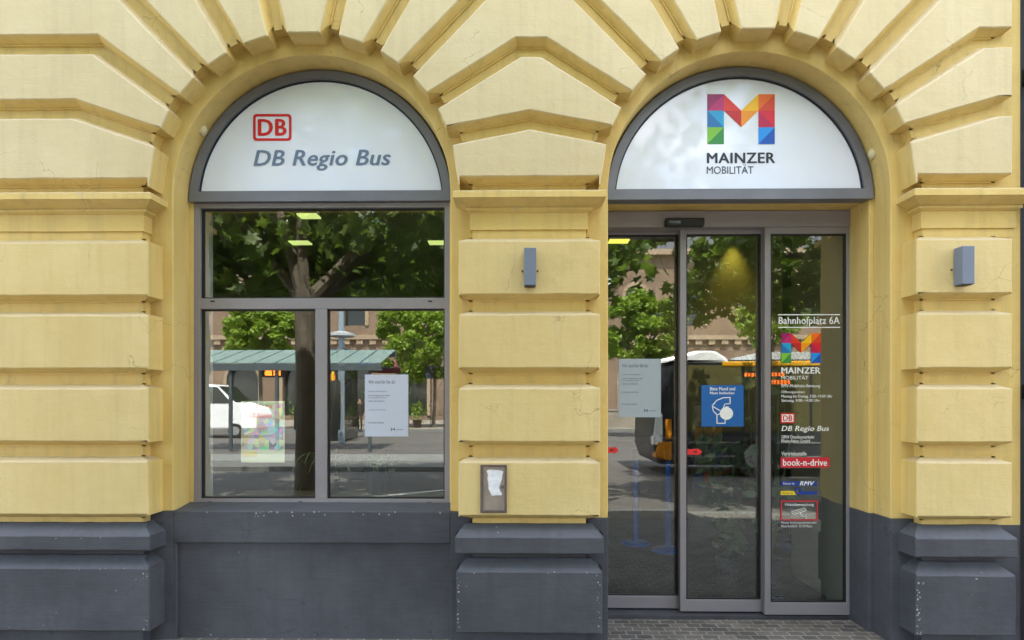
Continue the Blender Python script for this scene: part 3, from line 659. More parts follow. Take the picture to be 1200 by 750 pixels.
# lettering of the fixed panel
yy = yf+.0165
def decal(lab, cat, cpx, cpy):
    return thing('glass_lettering' if cat == 'lettering' else 'logo_sticker', lab, cat, (at(cpx, cpy, yy)[0], yy, at(cpx, cpy, yy)[1]))
t = decal('white street address with a line above and below on the glass panel', 'lettering', 948, 376)
bm = BM(); ptext(bm, 'Bahnhofplatz 6A', 912.5, 984, 371.3, 382.3, yy, bold=.016); obj('letters', bm, WHITE, t)
bm = BM(); prect(bm, 912, 984.5, 368.3, 369.3, yy, th=.001); prect(bm, 912, 984.5, 383.2, 384.2, yy, th=.001); obj('rule_line', bm, WHITE, t)
t = decal('multicoloured letter emblem with white company name on the glass panel', 'logo', 938, 418)
bm = BM(); logo_m(bm, 915.6, 962, 390.4, 425.5, yy); obj('emblem', bm, LG, t)
bm = BM(); ptext(bm, 'MAINZER', 915.5, 961.5, 430.5, 437.8, yy, bold=.03); ptext(bm, 'MOBILITÄT', 915.5, 947.3, 439.6, 444.8, yy); obj('letters', bm, WHITE, t)
t = decal('small white opening hours lettering below the company name', 'lettering', 940, 462)
bm = BM(); ptext(bm, 'RMV-Mobilitäts-Beratung', 915.7, 961, 450.3, 455, yy, bold=.012); ptext(bm, 'Öffnungszeiten:', 915.7, 943.5, 457.2, 461.6, yy, bold=.008)
ptext(bm, 'Montag bis Freitag, 7:00–19:00 Uhr', 915.7, 975.5, 462.6, 467, yy, bold=.008); ptext(bm, 'Samstag, 9:00–14:00 Uhr', 915.7, 961, 467.6, 471.8, yy, bold=.008); obj('letters', bm, WHITE, t)
t = decal('red and white railway logo with white slanted bus company name', 'logo', 938, 496)
bm = BM(); prism(bm, [rrect(914.5, 931.5, 484, 496, yy, 1.2, 3)], yy, yy+.001); obj('red_ground', bm, REDM, t)
bm = BM(); prect(bm, 916.3, 929.8, 485.6, 494.4, yy-.0008, th=.0004); obj('white_field', bm, WHITE, t)
bm = BM(); ptext(bm, 'DB', 917.5, 928.6, 486.7, 493.2, yy-.0016, bold=.03); obj('red_letters', bm, REDM, t)
bm = BM(); ptext(bm, 'DB Regio Bus', 915.7, 971.7, 499, 507, yy, bold=.022, shear=.22); ptext(bm, 'ORN Omnibusverkehr', 915.7, 954.5, 510, 514, yy, bold=.008); ptext(bm, 'Rhein-Nahe GmbH', 915.7, 949, 514.8, 518.6, yy, bold=.008); obj('letters', bm, WHITE, t)
t = decal('red car sharing label with white lettering and a small heading above', 'logo', 943, 540)
bm = BM(); prism(bm, [rrect(914.8, 972, 536, 548, yy, .8, 3)], yy, yy+.001); obj('red_ground', bm, flat('label_red', (206, 34, 54)), t)
bm = BM(); ptext(bm, 'book-n-drive', 917.5, 969.3, 538, 546, yy-.001, bold=.02); ptext(bm, 'Vertriebsstelle', 915.7, 945.3, 529.2, 533.8, yy, bold=.008); obj('letters', bm, WHITE, t)
DBLUE = flat('label_blue', (20, 62, 150)); DYEL = flat('label_yellow', (240, 212, 40))
t = decal('dark blue and yellow transport partner labels stacked below the red label', 'logo', 936, 572)
bm = BM(); prect(bm, 915.5, 957.5, 564, 569.2, yy, th=.001)
kx, ky = at(935.5, 575.2, yy); prism(bm, [[(kx+.025*math.cos(R(a)), kx*0+ky+.025*math.sin(R(a))) for a in range(0, 360, 30)], [(kx+.013*math.cos(R(-a)), ky+.013*math.sin(R(-a))) for a in range(0, 360, 30)]], yy-.0012, yy-.0004)
prect(bm, 937, 957.5, 575.6, 579.6, yy, th=.001); obj('blue_ground', bm, DBLUE, t)
bm = BM(); plate(bm, [at(*p, yy) for p in ((915, 580), (933, 580), (930.5, 575.4), (915, 575.4))], yy, th=.001); obj('yellow_ground', bm, DYEL, t)
bm = BM(); ptext(bm, 'Partner im', 918, 931, 565.2, 568, yy-.001); ptext(bm, 'RMV', 937, 954.5, 563.8, 569, yy-.001, bold=.03, shear=.3); obj('letters', bm, WHITE, t)
bm = BM(); ptext(bm, 'Partner im', 917, 929, 576.4, 579, yy-.001); obj('dark_letters', bm, INK, t)
t = decal('red framed video surveillance notice with white camera symbol', 'sticker', 936, 598)
fo = [at(*p, yy) for p in ((915, 586.5), (915, 610), (958.5, 610), (958.5, 586.5))]; fi = [at(*p, yy) for p in ((916.5, 588), (957, 588), (957, 608.6), (916.5, 608.6))]
bm = BM(); prism(bm, [fo, fi], yy, yy+.001); obj('red_frame', bm, flat('frame_red', (206, 52, 66)), t)
bm = BM(); ptext(bm, 'Videoüberwachung', 919.5, 953.5, 589.6, 593.8, yy, bold=.012)
stroke(bm, [(927.5, 599.8), (943, 595), (945, 598.3), (930, 603.3), (927.5, 599.8)], yy, .8); stroke(bm, [(930, 601.2), (944, 596.8)], yy, .6); stroke(bm, [(938, 601.5), (941, 605.5), (945, 604)], yy, 1.0); stroke(bm, [(944.8, 602.5), (944.8, 607.5)], yy, .9); obj('camera_symbol', bm, WHITE, t)
t = decal('two tiny lines of white company imprint under the red frame', 'lettering', 935, 614)
bm = BM(); ptext(bm, 'Mainzer Verkehrsgesellschaft mbH', 915.5, 956.5, 611.2, 614.4, yy); ptext(bm, 'Mozartstraße 8 · 55118 Mainz', 915.5, 951.5, 615, 618, yy); obj('letters', bm, WHITE, t)
t = decal('small pale maker label in the bottom left corner of the glass panel', 'sticker', 909, 700)
bm = BM(); prect(bm, 902.5+1.5, 917.5, 697, 697.8, yy, th=.001); prect(bm, 904, 908, 699.4, 701.4, yy, th=.001); prect(bm, 912, 917, 699.6, 701, yy, th=.001); prect(bm, 905, 917, 703, 703.6, yy, th=.001); obj('printing', bm, GREYP, t)

# ------------------------------------------------------------------ small things on the wall
for px0, px1, py0, py1, lab in ((614.3, 628.2, 290.5, 334.5, 'grey box wall lamp on the middle pier between window and door'), (1125, 1142.5, 288.5, 333, 'grey box wall lamp on the right pier')):
    a = at(px0, py0, -.075); b = at(px1, py1, -.075); cx_ = (a[0]+b[0])/2; hw = .036
    t = thing('wall_lamp', lab, 'wall lamp', (cx_, 0, b[1]), 'grey wall lamps on the piers')
    bm = BM(); box(bm, cx_-hw, cx_+hw, -.085, -.006, b[1], a[1]); obj('lamp_housing', bm, LAMPG, t, .003)
    bm = BM(); box(bm, cx_-hw+.008, cx_+hw-.008, -.078, -.014, b[1]-.004, b[1]+.002); obj('lamp_opening', bm, BLK, t)
    bm = BM(); box(bm, cx_-hw+.012, cx_+hw-.012, -.0075, -.001, b[1]+.06, b[1]+.14); obj('wall_plate', bm, BLK, t)
    bm = BM(); zm = (a[1]+b[1])/2-.012
    for s in (-1, 1):
        bm = BM(); cyl(bm, (cx_+s*(hw+.010), -.006, zm), (cx_+s*(hw+.010), .004, zm), .006, n=10); obj('screw', bm, mat('rusty_screw', (.12, .06, .03), .7, 0, .1), t)
a = at(563, 544.5, -.004); b = at(594, 601, -.004)
t = thing('meter_box', 'small weathered metal hatch with a torn paper on it, low on the middle pier', 'hatch', ((a[0]+b[0])/2, 0, b[1]))
bm = BM(); i0, i1 = (a[0]+.018, a[1]-.012), (b[0]-.014, b[1]+.016)
prism(bm, [[(a[0], b[1]), (b[0], b[1]), (b[0], a[1]), (a[0], a[1])], [(i0[0], i1[1]), (i0[0], i0[1]), (i1[0], i0[1]), (i1[0], i1[1])]], -.012, .004); obj('frame', bm, STEELD, t, .003)
bm = BM(); box(bm, i0[0]-.002, i1[0]+.002, -.0045, .004, i1[1]-.002, i0[1]+.002); dr = obj('hatch_door', bm, STEEL, t)
c0 = at(589, 570.5, -.006); bm = BM(); cyl(bm, (c0[0], -.011, c0[1]), (c0[0], -.003, c0[1]), .011, n=14); obj('lock', bm, STEELD, dr)
pt = [(570.2, 551.5), (574, 550.2), (581, 550.8), (585, 551), (589.6, 552.5), (588.8, 556), (588, 562), (586, 568), (584.7, 571.5), (586.2, 575.5), (588.2, 578), (588, 580.6), (583, 580.4), (576.5, 581), (574.5, 577), (572.4, 573), (572.4, 568), (571.2, 561), (571.8, 556)]
bm = BM(); plate(bm, [at(px, py, -.006) for px, py in pt], -.0062, th=.0012); obj('torn_paper', bm, PAPER, t)
for px, py, lab in ((237.3, 152.3, 'small cream knob beside the arch of the left sign'), (1022.6, 180, 'small cream knob beside the arch of the right sign')):
    x, z = at(px, py, RY-.05); s = 1 if px > 600 else -1
    t = thing('round_knob', lab, 'knob', (x, RY-.05, z), 'cream knobs beside the arched frames')
    bm = BM(); bmesh.ops.create_uvsphere(bm, u_segments=16, v_segments=10, radius=.037, matrix=Matrix.Translation((x, RY-.055, z)) @ Matrix.Diagonal((.85, 1.0, 1.05, 1))); obj('cap', bm, KNOB, t, smooth=True)
    bm = BM(); cyl(bm, (x, RY-.05, z), (x+s*.045, RY-.05, z), .012, n=10); obj('stem', bm, KNOB, t)
t = thing('downpipe', 'dark grey rainwater downpipe at the right edge of the facade', 'downpipe', (XR+.20, .10, G))
bm = BM(); cyl(bm, (XR+.20, .075, 0), (XR+.20, .075, 5.9), .062, n=20); obj('pipe', bm, PIPE, t, smooth=False)
for z_ in (3.43, 1.5):
    bm = BM(); cyl(bm, (XR+.20, .075, z_), (XR+.20, .075, z_+.09), .072, n=20); obj('collar', bm, PIPE, t)
# neighbouring house, seen only past the pipe
t = thing('neighbour_building', 'dark clad neighbouring building beyond the downpipe', 'building', (6, .2, G))
bm = BM(); box(bm, XR+.11, 10, .17, .95, G-.2, 6.0); obj('wall', bm, PIPE, t)


# paint chipped off the plinth edges, bare pale plaster showing
rg = random.Random(17); bm = BM()
def chip(px, py, y, r):
    n_ = rg.randrange(5, 8); P = []
    for i in range(n_):
        a = 6.283*i/n_; rr = r*rg.uniform(.45, 1.2); P.append(at(px+rr*math.cos(a), py+rr*.9*math.sin(a), y))
    bm.faces.new([bm.verts.new((p[0], y, p[1])) for p in P])
for k in range(26): chip(rg.choice((rg.uniform(300, 345), rg.uniform(225, 520))), 599.8+rg.random()**2*6, WY-.0012, rg.uniform(.5, 1.25))
for k in range(16): chip(536.2+rg.random()**2*3, rg.uniform(675, 738), -.0135, rg.uniform(.4, 1.2))
for k in range(14): chip(703.2-rg.random()**2*4, rg.uniform(672, 740), -.0135, rg.uniform(.4, 1.1))
for k in range(22): chip(1074.8+rg.random()**3*5, 683+rg.random()*62, -.0135, rg.uniform(.5, 1.5))
for k in range(9): chip(1075+rg.random()*8, 682.5+rg.random()*3, -.0135, rg.uniform(.5, 1.4))
for k in range(12): chip(172.5-rg.random()**2*5, rg.choice((rg.uniform(668, 680), rg.uniform(722, 738))), -.0135, rg.uniform(.4, 1.3))
for k in range(10): chip(rg.uniform(540, 700), 669.8+rg.random()*2, -.0135, rg.uniform(.3, .9))
for k in range(12): chip(rg.uniform(5, 165), rg.choice((630, 666.5))+rg.random()*1.5, -.0215 if k % 2 else -.0135, rg.uniform(.3, .9))
o = obj('chipped_paint', bm, mat('bare_plaster', (.42, .40, .37), .85, 0, .25, 60), bld)
o['kind'] = 'stuff'

# ================================================================== the square in front of the house (seen mirrored in the glass)
def V(px, py, d, yg=.40):
    """point whose mirror image in the glazing plane yg the photo shows at px, py, d metres from the camera"""
    x, z = at(px, py, d-CAM_D); return Vector((x, 2*yg-(d-CAM_D), z))
ASPH = mat('asphalt', (.108, .10, .09), .85, 0, .16, 2.5, .25, 90)
PAVED = mat('pale_concrete', (.19, .19, .178), .8, 0, .10, 3, .15, 40)
PAVEM = mat('grey_concrete', (.125, .125, .116), .8, 0, .10, 3, .15, 40)
PLAZA = mat('beige_paving', (.27, .235, .185), .8, 0, .15, 1.5, .15, 40)
LINE = mat('road_paint', (.62, .60, .55), .7, 0, .15, 12)
def paver_mat():
    m, t, b = newmat('small_stone_pavers'); nn = t.nodes.new; ln = t.links.new
    tc = nn('ShaderNodeTexCoord'); mp = nn('ShaderNodeMapping'); mp.inputs['Rotation'].default_value = (0, 0, R(0)); ln(tc.outputs['Object'], mp.inputs['Vector'])
    wob = nn('ShaderNodeTexNoise'); wob.inputs['Scale'].default_value = 14; ln(tc.outputs['Object'], wob.inputs['Vector'])
    va = nn('ShaderNodeMix'); va.data_type = 'RGBA'; va.blend_type = 'LINEAR_LIGHT'; va.inputs[0].default_value = .012; ln(mp.outputs[0], va.inputs[6]); ln(wob.outputs['Color'], va.inputs[7])
    br = nn('ShaderNodeTexBrick'); br.inputs['Scale'].default_value = 1; br.inputs['Brick Width'].default_value = .105; br.inputs['Row Height'].default_value = .072
    br.inputs['Mortar Size'].default_value = .006; br.inputs['Mortar Smooth'].default_value = .4; br.inputs['Bias'].default_value = 0
    br.inputs['Color1'].default_value = (.175, .152, .13, 1); br.inputs['Color2'].default_value = (.085, .078, .074, 1); br.inputs['Mortar'].default_value = (.29, .27, .24, 1)
    ln(va.outputs[2], br.inputs['Vector'])
    n = nn('ShaderNodeTexNoise'); n.inputs['Scale'].default_value = 5; n.inputs['Detail'].default_value = 8; ln(tc.outputs['Object'], n.inputs['Vector'])
    mr = nn('ShaderNodeMapRange'); mr.inputs[1].default_value = .3; mr.inputs[2].default_value = .7; mr.inputs[3].default_value = .7; mr.inputs[4].default_value = 1.25; ln(n.outputs['Fac'], mr.inputs[0])
    mm = nn('ShaderNodeMix'); mm.data_type = 'RGBA'; mm.blend_type = 'MULTIPLY'; mm.inputs[0].default_value = 1; ln(br.outputs['Color'], mm.inputs[6]); ln(mr.outputs[0], mm.inputs[7])
    ln(mm.outputs[2], b.inputs['Base Color']); b.inputs['Roughness'].default_value = .75
    n2 = nn('ShaderNodeTexNoise'); n2.inputs['Scale'].default_value = 60; n2.inputs['Detail'].default_value = 4; ln(tc.outputs['Object'], n2.inputs['Vector'])
    sb = nn('ShaderNodeMath'); sb.operation = 'MULTIPLY_ADD'; sb.inputs[1].default_value = -1.0; ln(br.outputs['Fac'], sb.inputs[0]); ln(n2.outputs['Fac'], sb.inputs[2])
    bp = nn('ShaderNodeBump'); bp.inputs['Strength'].default_value = .7; bp.inputs['Distance'].default_value = .008; ln(sb.outputs[0], bp.inputs['Height']); ln(bp.outputs[0], b.inputs['Normal'])
    return m
COB = paver_mat()
def ground(name, m, x0, x1, y0, y1, z0, z1, bevel=0):
    bm = BM(); box(bm, x0, x1, y0, y1, z0, z1); o = obj(name, bm, m, None, bevel); o['kind'] = 'structure'; return o
ground('road', ASPH, -400, 400, -400, 400, -1.0, -.14)
ground('pavement', COB, -40, 40, -3.60, .60, -.3, G)
ground('kerb', PAVED, -40, 40, -3.75, -3.604, -.3, G+.002, .015)
ground('pavement', PAVEM, -40, .4, -12.2, -10.7, -.3, -.03); ground('kerb', PAVED, -40, .4, -14.3, -12.204, -.3, -.005, .02)
ground('pavement', PLAZA, -200, 200, -52, -32.4, -.3, -.01); ground('kerb', PAVED, -200, 200, -32.4, -31.9, -.3, .0)
bm = BM()
for k in range(8):
    p = [V(430+u, 584-u*.105, 1.62*F/(584-u*.105-HOR)) for u in (k*14, k*14+14)]
    for q in (0,):
        a, b = p; n = Vector((0, .10, 0)); z = -.136
        bm.faces.new([bm.verts.new((v.x, v.y, z)) for v in (a-n, b-n, b+n, a+n)])
o = obj('road_marking', bm, LINE); o['kind'] = 'structure'
bm = BM()
for y_ in (-16.2, -17.6, -19.8, -21.2): box(bm, -60, 60, y_-.05, y_+.05, -.2, -.134)
o = obj('tram_rails', bm, mat('rail_steel', (.20, .19, .18), .4, .6, .1)); o['kind'] = 'structure'

def leaf_mat(name, c1, c2, trans):
    m = bpy.data.materials.new(name); m.use_nodes = True; t = m.node_tree; t.nodes.clear(); nn = t.nodes.new; ln = t.links.new
    o = nn('ShaderNodeOutputMaterial'); mix = nn('ShaderNodeMixShader'); mix.inputs[0].default_value = .4
    d = nn('ShaderNodeBsdfPrincipled'); d.inputs['Roughness'].default_value = .5; tr = nn('ShaderNodeBsdfTranslucent')
    tc = nn('ShaderNodeTexCoord'); n = nn('ShaderNodeTexNoise'); n.inputs['Scale'].default_value = 1.7; n.inputs['Detail'].default_value = 8; ln(tc.outputs['Object'], n.inputs['Vector'])
    r = nn('ShaderNodeValToRGB'); r.color_ramp.elements[0].position = .35; r.color_ramp.elements[1].position = .65; r.color_ramp.elements[0].color = (*c1, 1); r.color_ramp.elements[1].color = (*c2, 1)
    ln(n.outputs['Fac'], r.inputs[0]); ln(r.outputs[0], d.inputs['Base Color']); tr.inputs[0].default_value = (*trans, 1)
    ln(d.outputs[0], mix.inputs[1]); ln(tr.outputs[0], mix.inputs[2]); ln(mix.outputs[0], o.inputs[0]); return m
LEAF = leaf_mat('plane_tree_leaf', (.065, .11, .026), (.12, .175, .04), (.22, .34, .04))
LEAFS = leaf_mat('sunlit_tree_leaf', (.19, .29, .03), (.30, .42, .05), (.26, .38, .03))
BARK = mat('bark', (.13, .108, .08), .9, 0, .3, 9, .8, 14, stretch=(1, 1, .35))
cth, sth = math.cos(YAW), math.sin(YAW)
def near_view(p, mrg=1.12):
    d = p.y+CAM_D
    if d < -.2: return False
    b = -p.x*sth+d*cth; a = p.x*cth+d*sth
    return b > -.2 and abs(a) < .78*mrg*b+.4 and p.z < CAM_H+.62*mrg*b+.4
def make_tree(base, lab, th, tr, fork, crown, radii, n, size, seed, lm, lobes, limbs=7, clumps=40, group=None, keep=True, rise=0):
    rg = random.Random(seed); base = Vector(base); c = Vector(crown)
    t = thing('tree', lab, 'tree', base, group)
    bm = BM(); top = Vector((base.x+rg.uniform(-.1, .1), base.y, fork))
    tube(bm, [base-Vector((0, 0, .1)), base+Vector((0, 0, .25)), base.lerp(top, .5)+Vector((.03, .02, 0)), top], [tr*1.5, tr*1.1, tr, tr*.95], 12)
    for i in range(limbs):
        a = 6.283*i/limbs+rg.uniform(-.3, .3); e = c+Vector((math.cos(a)*radii[0]*.72, math.sin(a)*radii[1]*.72, rg.uniform(-.2, .55)*radii[2]))
        m1 = top.lerp(e, .4)+Vector((0, 0, (e-top).length*.10)); P = [top-Vector((0, 0, .15)), m1, e]
        if keep and (near_view(e) or near_view(m1)): continue
        tube(bm, P, [tr*.62, tr*.38, tr*.12], 7)
        for k in range(3):
            s0 = m1.lerp(e, rg.uniform(0, .8)); e2 = s0+Vector((rg.uniform(-1, 1)*radii[0]*.35, rg.uniform(-1, 1)*radii[1]*.35, rg.uniform(-.1, .5)*radii[2]))
            if keep and near_view(e2): continue
            tube(bm, [s0, s0.lerp(e2, .5)+Vector((0, 0, .08)), e2], [tr*.2, tr*.13, tr*.04], 5)
    obj('trunk', bm, BARK, t)
    bm = BM(); cs = []
    while len(cs) < clumps:
        p = Vector((rg.uniform(-1, 1), rg.uniform(-1, 1), rg.uniform(-1, 1)))
        if .35 < p.length < 1: cs.append((Vector((p.x*radii[0], p.y*radii[1], p.z*radii[2])), rg.uniform(.16, .34)*max(radii)*(.85 if clumps > 80 else 1)))
    i = 0; tries = 0
    while i < n and tries < n*6:
        tries += 1
        q, r = cs[rg.randrange(clumps)]
        v = Vector((rg.gauss(0, 1), rg.gauss(0, 1), rg.gauss(0, 1))).normalized()*r*rg.uniform(.35, 1)
        p = c+q+Vector((v.x, v.y, v.z*.75))
        if p.z < 2.2+rise*-p.y or p.y > -1.3 or (keep and near_view(p)): continue
        leaf_blade(bm, p, size*rg.uniform(.7, 1.25), rg, lobes, 1.2); i += 1
    obj('crown', bm, lm, t)
    return t
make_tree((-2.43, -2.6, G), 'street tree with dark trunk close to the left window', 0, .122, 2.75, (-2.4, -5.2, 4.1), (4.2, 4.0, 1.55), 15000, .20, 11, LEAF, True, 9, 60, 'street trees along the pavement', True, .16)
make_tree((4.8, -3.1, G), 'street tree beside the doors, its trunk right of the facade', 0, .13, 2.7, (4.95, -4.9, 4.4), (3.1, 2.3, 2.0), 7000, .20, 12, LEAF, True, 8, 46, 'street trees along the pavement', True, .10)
def far_tree(px, py, d, rpx, seed, lab, trpx=None, yg=.40, n=13000):
    c = V(px, py, d, yg); r = rpx*d/F; b = V(trpx or px, 472, d, yg)
    make_tree((b.x, b.y, -.05), lab, 0, .10, c.z-r*.9, c, (r, r, r*.95), n, .27*d/33, seed, LEAFS, False, 6, 90, 'trees on the square', False)
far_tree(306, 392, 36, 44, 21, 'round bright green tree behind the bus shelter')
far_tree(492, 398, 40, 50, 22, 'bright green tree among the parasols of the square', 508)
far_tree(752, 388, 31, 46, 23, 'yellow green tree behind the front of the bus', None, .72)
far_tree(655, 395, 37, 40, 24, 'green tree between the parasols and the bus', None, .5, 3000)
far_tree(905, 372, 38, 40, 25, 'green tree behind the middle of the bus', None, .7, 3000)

# bus shelter
TEAL = mat('green_roof_glass', (.15, .22, .19), .45, 0, .15, 4); SHD = mat('shelter_steel', (.07, .085, .09), .5, .2, .1)
a0 = V(200, 425, 21.5); a1 = V(447, 425, 21.5)
t = thing('bus_shelter', 'long bus shelter with sloping green glass roof', 'bus shelter', (a0.x, a0.y, -.03))
bm = BM(); z0, z1, yb = a0.z, a0.z+.62, a0.y-2.6; nseg = 10
for k in range(nseg):
    x0 = a0.x+(a1.x-a0.x)*k/nseg+.03; x1 = a0.x+(a1.x-a0.x)*(k+1)/nseg-.03
    v = [bm.verts.new(p) for p in ((x0, a0.y, z0), (x1, a0.y, z0), (x1, yb, z1), (x0, yb, z1), (x0, a0.y, z0-.03), (x1, a0.y, z0-.03), (x1, yb, z1-.03), (x0, yb, z1-.03))]
    for q in ((0, 1, 2, 3), (7, 6, 5, 4), (0, 4, 5, 1), (1, 5, 6, 2), (2, 6, 7, 3), (3, 7, 4, 0)): bm.faces.new([v[i] for i in q])
obj('roof_panels', bm, TEAL, t)
bm = BM(); box(bm, a0.x, a1.x, a0.y-.12, a0.y+.05, z0-.26, z0-.04); box(bm, a0.x, a1.x, yb-.05, yb+.08, z1-.26, z1-.04); obj('beam', bm, SHD, t)
for k in range(5):
    x = a0.x+.4+(a1.x-a0.x-.8)*k/4; bm = BM(); box(bm, x-.05, x+.05, a0.y-.15, a0.y-.05, -.1, z0-.2); obj('post', bm, SHD, t)
bm = BM(); box(bm, a0.x+3.2, a0.x+4.9, yb+.1, yb+.14, .5, 2.3); obj('back_panel', bm, CARGLASS, t)
p0 = V(310, 432, 21.6); p1 = V(328, 440, 21.6)
t = thing('departure_display', 'departure display with two glowing orange fields under the shelter roof', 'display', (p0.x, p0.y, p1.z))
bm = BM(); box(bm, p0.x-.12, p1.x+.12, p0.y-.2, p0.y-.05, p1.z-.06, p0.z+.10); obj('display_housing', bm, BLK, t)
bm = BM(); mid = (p0.x+p1.x)/2; box(bm, p0.x, mid-.03, p0.y-.05, p0.y-.03, p1.z, p0.z); box(bm, mid+.03, p1.x, p0.y-.05, p0.y-.03, p1.z, p0.z); obj('display_field', bm, mat('orange_display', (.8, .2, .02), .5, 0, 0, emit=(1, .22, .02), estr=2.5), t)
c = V(400, 472, 26); t = thing('lamp_mast', 'grey steel mast rising above a small kiosk roof', 'mast', (c.x, c.y, -.1))
bm = BM(); cyl(bm, (c.x, c.y, -.1), (c.x, c.y, 9), .14, .10, 14); obj('pole', bm, mat('mast_steel', (.30, .36, .40), .4, .4, .06), t)
bm = BM(); lathe(bm, [(.2, 4.05), (.55, 4.1), (.55, 4.2), (.16, 4.3)], c.x, c.y, 20); obj('collar', bm, mat('mast_steel_light', (.5, .52, .52), .4, .2, .06), t)
# kiosk
c0 = V(366, 400, 28); c1 = V(404, 400, 28)
t = thing('kiosk', 'glazed kiosk with dark flat roof and coloured advertising', 'kiosk', ((c0.x+c1.x)/2, c0.y, -.1))
bm = BM(); box(bm, c0.x-.3, c1.x+.3, c0.y-2.4, c0.y+.3, 3.35, 3.75); obj('roof', bm, mat('kiosk_roof', (.05, .09, .11), .5, .1, .1), t)
bm = BM(); box(bm, c0.x, c1.x, c0.y-2.2, c0.y, -.1, 3.35); obj('wall', bm, CARGLASS, t)
KC = [flat('advert_%d' % i, c) for i, c in enumerate(((200, 90, 30), (230, 190, 40), (150, 40, 30), (220, 215, 205), (60, 120, 130)))]
bm = BM(); rg = random.Random(5)
for k in range(9):
    x = c0.x+rg.uniform(.0, .8)*(c1.x-c0.x); z = rg.uniform(.3, 2.5); box(bm, x, x+rg.uniform(.12, .35), c0.y+.004+k*.003, c0.y+.03+k*.003, z, z+rg.uniform(.2, .8), k % 5)
obj('adverts', bm, KC, t)
# parasols
for px, py, d, w_, c, lab in ((462, 432, 44, 1.7, (120, 60, 66), 'dull red parasol of the terrace'), (432, 428, 42, 1.4, (40, 60, 150), 'blue parasol beside the kiosk'), (505, 438, 42, 2.0, (150, 165, 190), 'pale grey blue parasol under the bright tree'), (540, 436, 43, 1.8, (160, 170, 190), 'pale parasol right of the bright tree')):
    p = V(px, py, d); t = thing('parasol', lab, 'parasol', (p.x, p.y, -.05), 'parasols on the square')
    bm = BM(); cyl(bm, (p.x, p.y, -.05), (p.x, p.y, p.z+.5), .03, n=8); obj('pole', bm, SHD, t)
    bm = BM(); n_ = 8; tp = bm.verts.new((p.x, p.y, p.z+.55)); rr = [bm.verts.new((p.x+w_*math.cos(6.283*k/n_), p.y+w_*math.sin(6.283*k/n_), p.z-.05)) for k in range(n_)]
    r2 = [bm.verts.new((v.co.x, v.co.y, p.z-.25)) for v in rr]
    for k in range(n_): bm.faces.new((tp, rr[k], rr[(k+1) % n_])); bm.faces.new((rr[k], r2[k], r2[(k+1) % n_], rr[(k+1) % n_]))
    obj('canopy', bm, flat('parasol_cloth_%d' % px, c, .8), t)
rg = random.Random(9)
HEDGE = [flat('terrace_%d' % i, c) for i, c in enumerate(((60, 44, 30), (110, 80, 55), (30, 60, 25)))]
for k in range(9):
    x = -14+k*1.9+rg.uniform(-.4, .4); y = -36+rg.uniform(-2, 2)
    t = thing('planter', ('terracotta' if k % 2 else 'brown')+' planter with a green shrub on the beige square', 'planter', (x, y, -.05), 'planters on the square')
    bm = BM(); lathe(bm, [(.2, -.03), (.27, .4), (.29, .45), (.22, .45)], x, y, 12); obj('pot', bm, HEDGE[k % 2], t)
    bm = BM()
    for q in range(160): leaf_blade(bm, Vector((x+rg.gauss(0, .28), y+rg.gauss(0, .28), .95+rg.gauss(0, .3))), .2, rg)
    obj('shrub', bm, LEAFS, t)
# white van
WPAINT = mat('white_vehicle_paint', (.84, .84, .83), .25, 0, .02); TYRE = mat('tyre', (.02, .02, .02), .8, 0, .1)
def van():
    p = V(300, 472, 30); xf, y0 = p.x, p.y
    t = thing('delivery_van', 'white delivery van standing beyond the tram platform', 'van', (xf-2.5, y0, -.14))
    prof = [(xf-5.4, .3), (xf, .3), (xf+.05, .9), (xf-.15, 1.25), (xf-1.0, 1.5), (xf-1.75, 2.2), (xf-2.1, 2.33), (xf-5.3, 2.38), (xf-5.4, 2.2)]
    bm = BM(); prism(bm, [prof], y0-1.95, y0); obj('body', bm, WPAINT, t, .05)
    bm = BM(); prism(bm, [[(xf-2.7, 1.45), (xf-1.12, 1.45), (xf-1.78, 2.2), (xf-2.7, 2.2)]], y0-.02, y0+.012); prism(bm, [[(xf-4.9, 1.5), (xf-3.1, 1.5), (xf-3.1, 2.2), (xf-4.9, 2.2)]], y0-.02, y0+.012); obj('side_window', bm, CARGLASS, t)
    bm = BM(); prism(bm, [[(xf-1.02, 1.50), (xf-.96, 1.54), (xf-1.70, 2.24), (xf-1.77, 2.20)]], y0-1.8, y0-.12); obj('windscreen', bm, CARGLASS, t)
    for dx in (-.95, -4.3):
        bm = BM(); cyl(bm, (xf+dx, y0-.2, .2), (xf+dx, y0+.03, .2), .34, n=20); wh = obj('wheel', bm, TYRE, t)
        bm = BM(); cyl(bm, (xf+dx, y0+.03, .2), (xf+dx, y0+.045, .2), .2, n=16); obj('rim', bm, mat('rim', (.4, .4, .4), .3, .7, 0), wh)
    bm = BM(); box(bm, xf-.35, xf-.02, y0-.02, y0+.02, .85, 1.1); obj('headlight', bm, mat('headlight', (.7, .7, .7), .1, 0, 0), t)
van()
